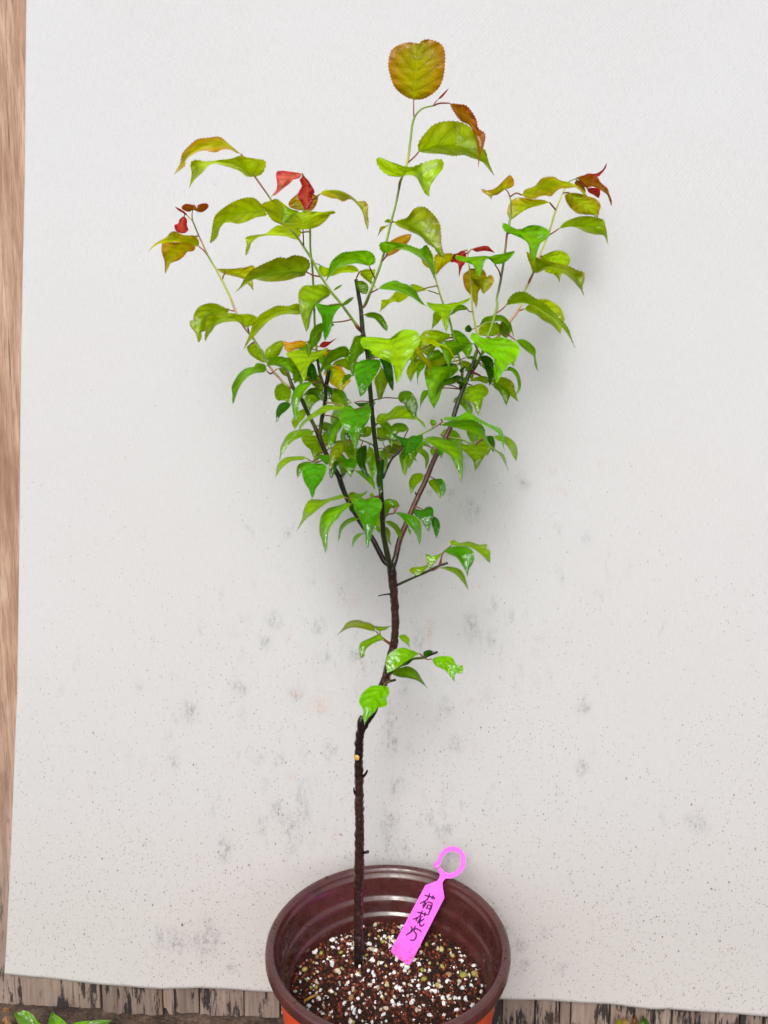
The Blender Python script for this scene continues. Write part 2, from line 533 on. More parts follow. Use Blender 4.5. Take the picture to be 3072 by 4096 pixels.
# ================================================================== THE SETTING
LEAN = R(2.0)
YAW = R(3.7)                                   # the right end of the wall stands a little nearer
WALL_Y = 0.1265                                # front face of the boards at ground level
WR = Vector((math.cos(YAW), -math.sin(YAW), 0))       # along the wall to the right
WH = Vector((-math.sin(YAW), -math.cos(YAW), 0))
WN = (WH * math.cos(LEAN) + Vector((0, 0, 1)) * math.sin(LEAN)).normalized()   # wall normal, towards the camera
WP = Vector((0, WALL_Y, 0))
def wall(X, Y, off=0.0):
    return at_plane(X, Y, WP + WN * off, WN)
WU = WN.cross(WR).normalized()
if WU.z < 0:
    WU = -WU                                    # up the wall

# ground
rng = np.random.default_rng(4)
def ground():
    vs_, fs = [], []
    xs = np.r_[-3.0, -1.0, np.linspace(-0.62, 0.62, 90), 1.0, 3.0]
    ys = np.r_[-1.8, -1.0, np.linspace(-0.5, 0.20, 56), 0.5, 2.0]
    for y in ys:
        for x in xs:
            z = mnoise.fractal(Vector((x * 22, y * 22, 1.3)), 0.9, 2.0, 4) * 0.006
            r = math.hypot(x - 0.0035, y)
            z *= min(1, max(0, (r - 0.09) / 0.05))
            vs_.append((x, y, z - 0.007 * min(1, max(0, (r - 0.08) / 0.04))))
    n = len(xs)
    for j in range(len(ys) - 1):
        for i in range(n - 1):
            fs.append((j * n + i, j * n + i + 1, (j + 1) * n + i + 1, (j + 1) * n + i))
    o = link('ground', mesh(vs_, fs), M_GROUND)
    o['kind'] = 'structure'
ground()

# board wall behind the cloth: every board a part
bw = empty('board_wall', (0, WALL_Y, 0))
tag(bw, 'weathered wooden board wall with black streaks showing beside and below the cloth', 'wall')
seams = [(-1150, 0), (-900, 0), (-620, 0), (-390, 0), (-150, 0)] + [(d, 0) for d in (219, 351, 377, 430, 527, 605, 690, 770, 850, 940, 1010, 1085, 1156, 1209, 1234, 1318, 1370, 1415, 1453, 1503, 1549, 1600, 1651, 1800, 1960, 2140, 2330)]
random.seed(11)
def board(d0, d1, top=1.32):
    a, b = wall(*S(0, d0, 2180)), wall(*S(0, d1, 2180))
    x0, x1 = (a - WP).dot(WR) + 0.0009, (b - WP).dot(WR) - 0.0009
    nx = max(4, int((x1 - x0) / 0.006))
    th = 0.012
    push = random.uniform(-0.0015, 0.0015)
    drop = random.uniform(-0.003, 0.004)
    notch = random.random() < 0.3
    nside = random.random() < 0.5
    xs = np.linspace(x0, x1, nx + 1)
    zs = [0.0, 0.012, 0.03, 0.08, 0.3, 0.7, 1.0, top]
    vs_, fs = [], []
    for side in (0, 1):
        for x in xs:
            t = (x - x0) / (x1 - x0)
            zb = drop + mnoise.noise(Vector((x * 160, d0 * 0.1, 0))) * 0.003
            if notch and ((t < 0.3) if nside else (t > 0.72)):
                zb += 0.008
            for k, z in enumerate(zs):
                zz = zb + 0.0006 if k == 0 else max(z, zb + 0.0006 + 0.001 * k)
                jig = mnoise.noise(Vector((d0, zz * 9, side))) * 0.0005 * (1 if t in (0.0, 1.0) else 0)
                pnt = WP + WU * zz + WN * (push - (th if side else 0)) + WR * (x + jig)
                if side == 0 and t in (0.0, 1.0):
                    pnt = pnt - WN * 0.0012
                vs_.append(pnt)
    m = len(zs)
    N = len(xs) * m
    for i in range(nx):
        for k in range(m - 1):
            q = (i * m + k, (i + 1) * m + k, (i + 1) * m + k + 1, i * m + k + 1)
            fs.append(q)
            fs.append(tuple(N + c for c in reversed(q)))
        fs.append((i * m, N + i * m, N + (i + 1) * m, (i + 1) * m))
        fs.append((i * m + m - 1, (i + 1) * m + m - 1, N + (i + 1) * m + m - 1, N + i * m + m - 1))
    for i in (0, nx):
        for k in range(m - 1):
            q = (i * m + k, i * m + k + 1, N + i * m + k + 1, N + i * m + k)
            fs.append(q if i == 0 else tuple(reversed(q)))
    link('board', mesh(vs_, fs), M_WOOD, bw, smooth=False)
for (d0, _), (d1, _) in zip(seams[:-1], seams[1:]):
    board(d0, d1)

# cloth
def cloth():
    NX, NY = 300, 400
    left = np.array([(60, -160), (57, 0), (54, 400), (47, 780), (42, 1200), (38, 1500), (25, 1800), (12, 2060), (9.8, 2104)])
    bot = np.array([(9.8, 2104), (70, 2109), (140, 2116), (219, 2123.5), (351, 2133), (433, 2130), (484, 2133), (594, 2139), (830, 2148),
                    (1060, 2154), (1180, 2158), (1316, 2167), (1407, 2177.5), (1446, 2177), (1549, 2185), (1659, 2192), (1800, 2200)])
    u = np.linspace(0, 1, NX + 1)
    v = np.linspace(0, 1, NY + 1) ** 0.96
    xb = 9.8 + (1800 - 9.8) * u
    yb = np.interp(xb, bot[:, 0], bot[:, 1])
    D = np.zeros((NY + 1, NX + 1, 2))
    for j in range(NY + 1):
        y = -160 + (yb + 160) * v[j]
        xl = np.interp(y, left[:, 1], left[:, 0])
        D[j, :, 0] = xl + (1800 - xl) * u
        D[j, :, 1] = y
    X, Y = D[..., 0], D[..., 1]
    # stains (grey mildew, rust, dirt) as seen on the cloth
    mil = np.zeros_like(X)
    wx = np.array([[mnoise.noise(Vector((X[j, i] * 0.045, Y[j, i] * 0.02, 7))) for i in range(NX + 1)] for j in range(NY + 1)])
    wy = np.array([[mnoise.noise(Vector((X[j, i] * 0.03, Y[j, i] * 0.03, 17))) for i in range(NX + 1)] for j in range(NY + 1)])
    X = X + 16 * wx
    Y = Y + 14 * wy
    rust = np.zeros_like(X)
    spots = [(600, 1745, 14, 20), (655, 1740, 16, 34), (630, 1785, 16, 26), (562, 1780, 10, 16), (490, 1830, 14, 16), (625, 1828, 12, 12),
             (410, 1535, 20, 18), (375, 1640, 12, 16), (600, 1640, 10, 10), (840, 1780, 16, 26), (845, 1820, 12, 16), (855, 1700, 14, 14),
             (712, 1620, 14, 12), (840, 1560, 18, 34), (845, 1600, 12, 24), (960, 1530, 18, 16), (985, 1602, 14, 12), (1265, 1525, 14, 14),
             (690, 1350, 12, 12), (595, 1340, 16, 14), (575, 1385, 12, 14), (520, 1490, 14, 10), (1000, 1000, 14, 16), (1130, 1040, 14, 12),
             (1065, 1310, 14, 12), (1260, 1660, 12, 12), (1510, 1775, 20, 18), (342, 2026, 12, 18), (385, 2033, 26, 22), (449, 2030, 36, 28),
             (640, 1500, 16, 16), (1020, 1350, 16, 22), (1060, 1380, 12, 12), (1100, 1330, 10, 10), (870, 1480, 10, 14), (905, 1390, 12, 20),
             (560, 1640, 10, 10), (700, 1420, 12, 14), (770, 1410, 12, 16), (880, 1830, 12, 14), (930, 1770, 10, 12), (960, 1790, 14, 14),
             (1060, 1970, 16, 14), (1090, 2000, 10, 12), (1170, 2010, 8, 8), (1120, 2040, 14, 10), (1130, 2085, 14, 10), (1210, 2090, 12, 10),
             (660, 1945, 10, 10), (500, 2090, 10, 8), (560, 2060, 10, 8), (1020, 1100, 18, 16), (975, 1060, 14, 10), (930, 1060, 10, 10),
             (740, 1290, 10, 10), (620, 1150, 12, 12), (600, 1010, 14, 14), (870, 1180, 10, 10)]
    rg = np.random.default_rng(8)
    for _ in range(150):
        spots.append((rg.normal(790, 270), rg.uniform(1100, 1950), rg.uniform(4, 8), rg.uniform(8, 22)))
    for k, (cx, cy, rx, ry) in enumerate(spots):
        a = 1.0 if k < 56 else rg.uniform(0.15, 0.6)
        mil = np.maximum(mil, a * np.exp(-(((X - cx) / (rx * 0.85)) ** 2 + ((Y - cy) / (ry * 1.25)) ** 2)))
    rsp = [(930, 1367, 7, 26), (690, 1525, 20, 14), (640, 1500, 10, 10), (1065, 1320, 10, 10), (1300, 1000, 10, 8), (1210, 1060, 14, 8)]
    for _ in range(60):
        rsp.append((rg.normal(850, 330), rg.uniform(1000, 1900), rg.uniform(4, 10), rg.uniform(4, 12)))
    for k, (cx, cy, rx, ry) in enumerate(rsp):
        a = 1.0 if k < 3 else rg.uniform(0.2, 0.6)
        rust = np.maximum(rust, a * np.exp(-(((X - cx) / rx) ** 2 + ((Y - cy) / ry) ** 2)))
    dirt = np.interp(Y, [-160, 300, 900, 1300, 1700, 2000, 2200], [0.0, 0.03, 0.12, 0.30, 0.56, 0.92, 1.0])
    dirt = np.clip(dirt, 0, 1)
    verts, uvs, cols = [], [], []
    for j in range(NY + 1):
        for i in range(NX + 1):
            p = wall(D[j, i, 0] * 3072 / 1659, D[j, i, 1] * 3072 / 1659, 0.0045)
            s = (p - WP).dot(WU)
            wv = mnoise.fractal(Vector((p.x * 3.2, s * 2.2, 5)), 1, 2, 2) * 0.0022
            foot = max(0, 1 - s / 0.12)
            wv += mnoise.noise(Vector((p.x * 26, 3, 1))) * 0.0018 * foot + 0.0028 * foot * foot
            verts.append(p + WN * max(-0.002, wv))
            uvs.append(((p - WP).dot(WR), s))
            cols.append((mil[j, i], rust[j, i], dirt[j, i]))
    n = NX + 1
    faces = [(j * n + i, (j + 1) * n + i, (j + 1) * n + i + 1, j * n + i + 1) for j in range(NY) for i in range(NX)]
    o = link('canvas_cloth', mesh(verts, faces, cols, uvs), M_CLOTH)
    sm = o.modifiers.new('thickness', 'SOLIDIFY')
    sm.thickness = 0.0011
    sm.offset = 1
    tag(o, 'off white woven canvas sheet with grey mildew spots hung behind the sapling', 'cloth')
cloth()

# ================================================================== POT
POT = Vector((0.0035, 0, 0))
def lathe(prof, n=96, c=POT, wob=0.0):
    vs_, fs = [], []
    m = len(prof)
    for i in range(n):
        a = 2 * math.pi * i / n
        for (r, z) in prof:
            vs_.append((c.x + r * math.cos(a), c.y + r * math.sin(a), c.z + z))
    for i in range(n):
        j = (i + 1) % n
        for k in range(m - 1):
            fs.append((i * m + k, j * m + k, j * m + k + 1, i * m + k + 1))
    return vs_, fs
pot = empty('flower_pot', POT)
tag(pot, 'round plastic nursery pot, brown inside and orange outside', 'pot')
RIM = 0.21
inner = [(0.1000, -0.0125), (0.1030, -0.0130), (0.1075, -0.0128), (0.1098, -0.0108), (0.1105, -0.0080), (0.1106, -0.0050), (0.1100, -0.0022), (0.1085, -0.0004),
         (0.1063, 0.0002), (0.1040, -0.0004), (0.1024, -0.0020), (0.1017, -0.0042), (0.1012, -0.0066), (0.0996, -0.0080), (0.0990, -0.0100),
         (0.0982, -0.0190), (0.0976, -0.0270), (0.0970, -0.0292), (0.0952, -0.0302), (0.0944, -0.0316), (0.0939, -0.0360), (0.0932, -0.0425), (0.0926, -0.0442),
         (0.0909, -0.0452), (0.0902, -0.0466), (0.0897, -0.0500), (0.0885, -0.0640), (0.0860, -0.0800)]
inner = [(r, z + RIM) for r, z in inner]
v_, f_ = lathe(inner)
link('inner_wall', mesh(v_, f_), M_POT, pot)
outer = [(0.0, 0.001), (0.070, 0.001), (0.0735, 0.003), (0.0755, 0.010), (0.0860, 0.080), (0.0950, 0.140), (0.0985, 0.170), (0.1012, 0.1960), (0.1014, 0.1985), (0.1005, 0.1990)]
v_, f_ = lathe(outer)
link('outer_wall', mesh(v_, f_), M_POTO, pot)

def droplet_mesh(items):                        # (centre, normal, radius)
    bm = bmesh.new()
    for p, nrm, r, st in items:
        res = bmesh.ops.create_icosphere(bm, subdivisions=2, radius=r)
        q = nrm.to_track_quat('Z', 'Y')
        for v in res['verts']:
            c = v.co.copy()
            c.z *= 0.55
            c.y *= st
            v.co = q @ c + p
    me = bpy.data.meshes.new('d')
    bm.to_mesh(me)
    bm.free()
    return me
random.seed(5)
drops = []
for _ in range(70):
    a = random.uniform(0, 2 * math.pi)
    k = random.random()
    if k < 0.6:
        z = random.uniform(0.169, 0.197)
        r = np.interp(z, [0.166, 0.1675, 0.1784, 0.1808, 0.200], [0.0926, 0.0932, 0.0944, 0.0970, 0.0990]) - 0.0002
        nrm = Vector((-math.cos(a), -math.sin(a), 0.12)).normalized()
    else:
        z, r = 0.2101, 0.1062
        nrm = Vector((0, 0, 1))
    drops.append((POT + Vector((r * math.cos(a), r * math.sin(a), z)), nrm, random.uniform(0.0006, 0.0016), random.uniform(1, 1.4)))
d_ = link('water_droplets', droplet_mesh(drops), M_WATER, pot)
d_['kind'] = 'stuff'

# soil and its granules
SOIL_Z = 0.156
def soil_h(x, y):
    h = mnoise.fractal(Vector((x * 45, y * 45, 2.2)), 0.9, 2, 4) * 0.0022
    r = math.hypot(x - POT.x, y)
    h += 0.004 * math.exp(-(((x + 0.026) / 0.018) ** 2 + ((y - 0.032) / 0.018) ** 2))   # mounded round the stem
    h -= 0.006 * math.exp(-(((x + 0.064) / 0.016) ** 2 + ((y + 0.012) / 0.02) ** 2))
    return SOIL_Z + h
def soil():
    vs_, fs = [], []
    nr, na = 34, 110
    vs_.append((POT.x, 0, soil_h(POT.x, 0)))
    for i in range(1, nr + 1):
        r = 0.0898 * i / nr
        for k in range(na):
            a = 2 * math.pi * k / na
            x, y = POT.x + r * math.cos(a), r * math.sin(a)
            vs_.append((x, y, soil_h(x, y)))
    for k in range(na):
        fs.append((0, 1 + k, 1 + (k + 1) % na))
    for i in range(nr - 1):
        for k in range(na):
            a, b = 1 + i * na + k, 1 + i * na + (k + 1) % na
            fs.append((a, a + na, b + na, b))
    o = link('potting_soil', mesh(vs_, fs), M_SOIL)
    tag(o, 'dark reddish brown potting soil filling the plastic pot', 'soil', kind='stuff')
soil()
def ico(sub):
    bm = bmesh.new()
    bmesh.ops.create_icosphere(bm, subdivisions=sub, radius=1)
    v = np.array([x.co[:] for x in bm.verts])
    f = [tuple(q.index for q in p.verts) for p in bm.faces]
    bm.free()
    return v, f
ICO1, ICO2 = ico(1), ico(2)
def granules(name, n, smin, smax, pal, base, sink, seed, rmax=0.0885, cluster=None, mat=M_BITS, rough=0.25):
    rg = np.random.default_rng(seed)
    V, F, Cc = [], [], []
    bv, bf = base
    off = 0
    cent = [(rg.uniform(-0.08, 0.08), rg.uniform(-0.085, 0.08)) for _ in range(26)]
    made = 0
    while made < n:
        if cluster and rg.random() < cluster:
            c = cent[rg.integers(len(cent))]
            x, y = rg.normal(c[0], 0.009), rg.normal(c[1], 0.009)
        else:
            a, q = rg.uniform(0, 2 * math.pi), math.sqrt(rg.random()) * rmax
            x, y = q * math.cos(a), q * math.sin(a)
        if math.hypot(x, y) > rmax or y < -0.09:
            continue
        x += POT.x
        s = smin + (smax - smin) * rg.random() ** 2
        sc = s * np.array([rg.uniform(0.7, 1.3), rg.uniform(0.7, 1.3), rg.uniform(0.6, 1.0)])
        d = 1 + rg.normal(0, rough, len(bv))[:, None] * 0.7
        v = bv * d * sc
        th = rg.uniform(0, 2 * math.pi, 3)
        cx, sx, cz, sz = math.cos(th[0]), math.sin(th[0]), math.cos(th[2]), math.sin(th[2])
        v = v @ np.array([[1, 0, 0], [0, cx, -sx], [0, sx, cx]]) @ np.array([[cz, -sz, 0], [sz, cz, 0], [0, 0, 1]])
        v = v + np.array([x, y, soil_h(x, y) + s * sink])
        V.append(v)
        F += [tuple(i + off for i in f) for f in bf]
        off += len(bv)
        c = np.array(pal[rg.integers(len(pal))]) * rg.uniform(0.8, 1.1)
        Cc += [tuple(np.clip(c, 0, 0.95))] * len(bv)
        made += 1
    return link(name, mesh(np.vstack(V), F, Cc), mat)
o = granules('soil_crumbs', 5200, 0.0005, 0.0019, [srgb(34, 20, 16), srgb(60, 32, 22), srgb(112, 50, 30), srgb(140, 66, 38), srgb(24, 16, 15), srgb(96, 42, 28), srgb(122, 60, 36), srgb(46, 26, 20)], ICO1, 0.3, 3)
tag(o, 'small red and black soil crumbs covering the pot surface', 'soil', kind='stuff')
o = granules('perlite', 700, 0.0006, 0.0026, [srgb(238, 238, 240), srgb(228, 226, 224), srgb(236, 230, 222), srgb(205, 190, 172), srgb(236, 234, 232)], ICO1, 0.35, 7, cluster=0.45, mat=M_PERL, rough=0.34)
o.data.polygons.foreach_set('use_smooth', [False] * len(o.data.polygons))
tag(o, 'white perlite grains scattered over the dark potting soil', 'perlite', kind='stuff')
o = granules('pumice', 110, 0.0014, 0.0034, [srgb(190, 172, 120), srgb(168, 156, 90), srgb(196, 184, 160), srgb(150, 110, 74), srgb(150, 150, 70)], ICO1, 0.5, 21, mat=M_PERL, rough=0.16)
tag(o, 'tan and yellowish stone grains among the white perlite', 'pumice', kind='stuff')

def tube(pts, rad, cols, seg=8, cap=True, bumpy=0.0, seed=0):
    P = [Vector(p) for p in pts]
    n = len(P)
    vs_, fs, cc = [], [], []
    T = [(P[min(i + 1, n - 1)] - P[max(i - 1, 0)]).normalized() for i in range(n)]
    ref = Vector((0, 1, 0)) if abs(T[0].y) < 0.9 else Vector((1, 0, 0))
    N = (ref - T[0] * ref.dot(T[0])).normalized()
    for i in range(n):
        N = (N - T[i] * N.dot(T[i])).normalized()
        B = T[i].cross(N)
        for k in range(seg):
            a = 2 * math.pi * k / seg
            r = rad[i]
            if bumpy:
                q = P[i] * 260 + Vector((math.cos(a), math.sin(a), seed)) * 1.3
                r *= 1 + bumpy * mnoise.noise(q) + bumpy * 0.8 * max(0, mnoise.noise(P[i] * 90 + Vector((seed, 0, 0))))
            vs_.append(P[i] + (N * math.cos(a) + B * math.sin(a)) * r)
            cc.append(cols[i])
    for i in range(n - 1):
        for k in range(seg):
            fs.append((i * seg + k, i * seg + (k + 1) % seg, (i + 1) * seg + (k + 1) % seg, (i + 1) * seg + k))
    if cap:
        fs.append(tuple(reversed(range(seg))))
        fs.append(tuple((n - 1) * seg + k for k in range(seg)))
    return vs_, fs, cc

# straw on the soil
a_, b_ = S(14, 312, 945), S(14, 392, 905)
pa, pb = at_z(*a_, SOIL_Z + 0.003), at_z(*b_, SOIL_Z + 0.0035)
v_, f_, c_ = tube([pa, pa.lerp(pb, 0.5) + Vector((0, 0, 0.0006)), pb], [0.0011, 0.0013, 0.0008], [srgb(176, 128, 52)] * 3, 6)
o = link('straw', mesh(v_, f_, c_), M_BITS)
tag(o, 'short golden piece of straw on the soil by the left pot wall', 'straw')

# ================================================================== SAPLING
Bm = srgb(98, 58, 50)
Bk, Br, Dg, Ol, Gr, Yg, Pk, Rd = (srgb(27, 18, 16), srgb(54, 32, 28), srgb(40, 50, 22), srgb(92, 104, 40), srgb(118, 148, 40),
                                  srgb(168, 178, 70), srgb(178, 140, 110), srgb(128, 40, 44))
tree_base = at_z(*S(14, 627, 735), SOIL_Z + 0.002)
tree = empty('plum_sapling', tree_base)
tag(tree, 'young leafy plum sapling with green and bronze leaves growing in the pot', 'sapling')
BR = []                                        # sampled branch points: (src x, src y, world y)
def limb(name, nodes, seg=10, bumpy=0.0, mat=None, step=9.0, seed=0):
    """nodes: (region, x, y, depth in cm, half width in photo pixels, colour)"""
    arr = []
    for (r, x, y, d, hw, c) in nodes:
        s = S(r, x, y)
        arr.append((s[0], s[1], d * 6.0, hw, c[0] * 400, c[1] * 400, c[2] * 400))
    A = np.array(arr)
    L = np.linalg.norm(np.diff(A[:, :2], axis=0), axis=1).sum()
    n = max(6, int(L / step))
    Q = catmull(A, n)
    pts, rad, col = [], [], []
    for q in Q:
        p = at_y(q[0], q[1], q[2] / 600)
        pts.append(p)
        rad.append(max(0.5, q[3]) * msize(p))
        col.append(tuple(np.clip(q[4:7] / 400, 0.002, 1)))
        BR.append((q[0], q[1], q[2] / 6.0))
    v, f, c = tube(pts, rad, col, seg, True, bumpy, seed)
    return link(name, mesh(v, f, c), mat or (M_BARK if bumpy else M_STEM), tree)

y0 = tree_base.y * 100
limb('trunk', [(14, 627, 775, y0, 21, Bk), (14, 625, 690, y0, 18.5, Bk), (14, 627, 500, 3.6, 18, Br), (14, 628, 250, 3.6, 18, Br), (13, 590, 2212, 3.6, 18.5, Br), (13, 595, 1700, 3.5, 18.5, Br),
               (13, 590, 1200, 3.4, 18, Br), (13, 587, 700, 3.3, 17.5, Bk), (13, 603, 430, 3.2, 17, Bk), (13, 668, 300, 3.1, 14.5, Bk), (13, 735, 200, 3.0, 15, Bk),
               (12, 530, 1575, 3.0, 16, Bk), (12, 597, 1400, 2.9, 17, Br), (12, 652, 1200, 2.8, 16.5, Br), (12, 680, 1050, 2.7, 15.8, Br), (12, 687, 900, 2.6, 15.5, Br),
               (12, 682, 750, 2.6, 15.5, Br), (12, 668, 600, 2.5, 16.5, Br), (12, 655, 470, 2.5, 17.5, Bk), (12, 648, 420, 2.5, 14, Bk)], 16, 0.24, step=4, seed=1)
limb('trunk_stub', [(13, 610, 430, 3.1, 13, Bk), (13, 605, 320, 2.9, 13, Bk), (13, 612, 250, 2.9, 12.5, Bk), (13, 628, 208, 2.9, 9, Bk)], 12, 0.16, step=5, seed=2)
limb('branch', [(12, 652, 480, 2.4, 12, Bk), (12, 622, 350, 2.2, 11.5, Dg), (12, 590, 200, 2.0, 10.5, Dg), (9, 1335, 1600, 1.9, 10.5, Dg), (9, 1320, 1300, 1.7, 10, Bk), (9, 1300, 1000, 1.5, 9.6, Dg),
                (9, 1272, 800, 1.3, 9.4, Dg), (9, 1240, 550, 1.2, 9.2, Dg), (9, 1210, 250, 1.0, 9, Dg), (9, 1190, 0, 0.8, 9, Dg), (7, 885, 1150, 0.6, 9, Dg), (7, 832, 900, 0.5, 9, Dg),
                (7, 812, 650, 0.4, 8.5, Dg), (7, 790, 520, 0.3, 8, Dg), (7, 757, 325, 0.2, 7.5, Bk)], 12, 0.10, step=5, seed=3)
limb('branch', [(12, 640, 440, 2.5, 12, Bk), (11, 1075, 955, 2.6, 11.5, Bk), (11, 1000, 820, 2.7, 11, Bk), (11, 930, 690, 2.8, 10.5, Br), (11, 820, 545, 3, 10, Br), (11, 735, 400, 3.1, 10, Br),
                (11, 650, 240, 3.2, 10, Bk), (11, 600, 115, 3.2, 11, Bk), (9, 840, 980, 3.2, 11, Bk), (9, 765, 850, 3.2, 10, Br), (9, 690, 700, 3.2, 9.5, Br), (9, 640, 580, 3.2, 10.5, Br),
                (9, 600, 480, 3.2, 9, Br), (9, 560, 400, 3.2, 8, Ol), (9, 490, 260, 3.2, 8, Dg), (9, 430, 130, 3.1, 8, Dg), (6, 1260, 1400, 3, 7.5, Dg), (6, 1210, 1280, 3, 7, Ol), (6, 1183, 1200, 3, 7, Ol)], 12, 0.12, step=5, seed=4)
limb('branch', [(12, 662, 460, 2.6, 13, Bk), (12, 690, 370, 2.9, 12, Bk), (10, 350, 1450, 3.2, 11.5, Bm), (10, 420, 1280, 3.5, 11.5, Bm), (10, 500, 1090, 3.8, 11, Bm), (10, 590, 900, 4, 10.5, Bm),
                (10, 690, 660, 4.3, 10.5, Bm), (10, 800, 450, 4.6, 10.5, Bm), (10, 850, 330, 4.7, 10, Dg), (10, 885, 200, 4.8, 9.5, Dg), (10, 935, 60, 4.9, 9, Dg), (8, 600, 790, 4.9, 8.5, Dg),
                (8, 640, 690, 4.9, 8, Dg), (8, 680, 560, 4.9, 7.5, Ol)], 12, 0.12, step=5, seed=5)
limb('branch', [(9, 632, 545, 3.2, 8, Br), (9, 640, 470, 3.0, 8, Ol), (9, 660, 330, 2.8, 8.5, Dg), (9, 690, 180, 2.6, 8.5, Dg), (7, 425, 1530, 2.5, 9, Bk), (7, 460, 1325, 2.4, 8.5, Bk)], 10, 0.08, step=5, seed=6)
# green shoots
limb('shoot', [(6, 1225, 1390, 3, 6, Rd), (6, 1175, 1360, 3, 5.5, Gr), (6, 1110, 1290, 3, 5.2, Pk), (6, 1020, 1190, 3, 5, Pk), (6, 940, 1060, 3, 5.2, Gr), (6, 850, 900, 3, 5, Gr), (6, 790, 815, 3, 4.8, Ol),
               (6, 700, 700, 3, 4.6, Pk), (6, 620, 550, 3, 4.6, Pk), (6, 540, 350, 3, 4.5, Yg), (6, 470, 210, 3, 4.2, Yg), (6, 400, 80, 3, 4.2, Yg), (2, 760, 1460, 3, 4, Gr), (2, 690, 1310, 3, 3.6, Pk),
               (2, 640, 1200, 3, 3.2, Ol), (2, 590, 1080, 3, 3, Ol), (2, 545, 1025, 3, 2.6, Yg), (2, 500, 975, 3, 2, Yg)], 8)
limb('shoot', [(7, 405, 1510, 2.5, 5, Dg), (7, 360, 1370, 2.6, 6, Dg), (7, 330, 1200, 2.6, 5, Dg), (7, 318, 1050, 2.6, 4.6, Gr), (7, 300, 800, 2.5, 4.6, Gr), (7, 295, 620, 2.4, 4.6, Gr), (7, 285, 400, 2.3, 4.5, Gr),
               (3, 690, 1300, 2, 4.3, Gr), (3, 668, 1100, 1.8, 4.3, Gr), (3, 664, 880, 1.4, 4.2, Gr), (3, 640, 720, 1, 3.5, Yg), (3, 600, 560, 0.5, 2.8, Yg), (3, 585, 400, 0, 2.4, Yg), (3, 580, 260, -0.6, 2, Yg)], 8)
limb('shoot', [(7, 812, 900, 0.6, 5, Rd), (7, 780, 860, 0.4, 7.5, Rd), (7, 735, 790, 0.2, 6, Gr), (7, 640, 660, 0, 5.6, Ol), (7, 590, 590, 0, 5.4, Gr), (7, 480, 460, -0.1, 5.4, Gr), (7, 400, 340, -0.1, 5.2, Gr),
               (7, 330, 220, -0.1, 5, Gr), (3, 680, 1200, -0.1, 5, Gr), (3, 600, 1080, 0, 4.6, Gr), (3, 520, 960, 0.2, 4.4, Gr), (3, 440, 860, 0.4, 4.4, Gr), (3, 330, 700, 0.6, 4.2, Gr), (3, 240, 560, 0.8, 4, Gr),
               (3, 175, 465, 0.8, 3.6, Ol), (3, 140, 410, 0.9, 2.6, Ol), (2, 1210, 470, 1.0, 2, Rd), (2, 1135, 345, 1.0, 1.6, Rd)], 8)
limb('shoot', [(7, 835, 640, 0.3, 5, Rd), (7, 868, 585, 0.2, 6.5, Ol), (7, 918, 460, 0, 6, Gr), (7, 970, 320, -0.1, 5.6, Gr), (7, 1010, 220, -0.2, 5.4, Gr), (7, 1050, 90, -0.2, 5.2, Gr), (4, 380, 850, -0.3, 5, Gr),
               (4, 412, 700, -0.3, 5, Gr), (4, 460, 500, -0.3, 4.8, Gr), (4, 500, 350, -0.4, 4.6, Gr), (4, 532, 200, -0.4, 5, Ol), (4, 560, 60, -0.4, 4.6, Gr), (1, 480, 1480, -0.5, 5, Yg), (1, 542, 1300, -0.5, 5.2, Yg),
               (1, 572, 1100, -0.5, 4.8, Gr), (1, 600, 905, -0.5, 4.6, Gr), (1, 640, 830, -0.6, 3.8, Gr), (1, 700, 785, -0.6, 3.4, Gr), (1, 790, 765, -0.7, 3, Gr)], 9)
limb('shoot', [(8, 630, 760, 4.9, 4, Rd), (8, 672, 700, 4.6, 5, Dg), (8, 725, 580, 4.2, 5.6, Gr), (8, 780, 430, 4, 5.6, Gr), (8, 830, 280, 4, 5.4, Gr), (8, 862, 140, 4.1, 5, Gr), (5, 350, 1550, 4.2, 4.8, Gr), (5, 390, 1330, 4.4, 4.8, Dg),
               (5, 430, 1080, 4.6, 4.6, Ol), (5, 452, 880, 4.8, 4.4, Rd), (5, 480, 740, 4.9, 5, Gr), (5, 497, 600, 5, 3.6, Ol), (5, 490, 500, 5, 3, Gr), (5, 470, 445, 5, 2, Gr)], 8)
limb('shoot', [(8, 640, 720, 5, 4, Gr), (8, 740, 570, 5.6, 6, Gr), (8, 870, 430, 6.2, 6.4, Pk), (8, 950, 330, 6.6, 6, Pk), (8, 1035, 215, 7, 5.4, Pk), (8, 1085, 115, 7.4, 5, Yg), (5, 640, 1430, 7.8, 4.8, Yg), (5, 700, 1310, 8, 4.6, Pk),
               (5, 770, 1120, 8.4, 4.6, Pk), (5, 830, 970, 8.7, 4.4, Yg), (5, 890, 820, 9, 4.2, Yg), (5, 950, 620, 9.2, 4, Yg), (5, 1010, 470, 9.3, 3.6, Yg), (5, 1050, 380, 9.3, 3, Yg), (5, 1110, 310, 9.2, 2.4, Gr), (5, 1180, 285, 9.1, 2, Gr)], 8)
limb('shoot', [(8, 650, 700, 5, 3.5, Gr), (8, 690, 480, 4.4, 4, Gr), (8, 678, 390, 4.2, 4, Yg), (8, 660, 300, 4.1, 4, Yg), (8, 640, 180, 4, 3.8, Yg), (4, 1350, 1400, 4, 3.6, Yg), (4, 1332, 1150, 4, 3.3, Yg), (4, 1312, 950, 4, 3, Yg), (4, 1295, 810, 4, 2, Yg)], 8)
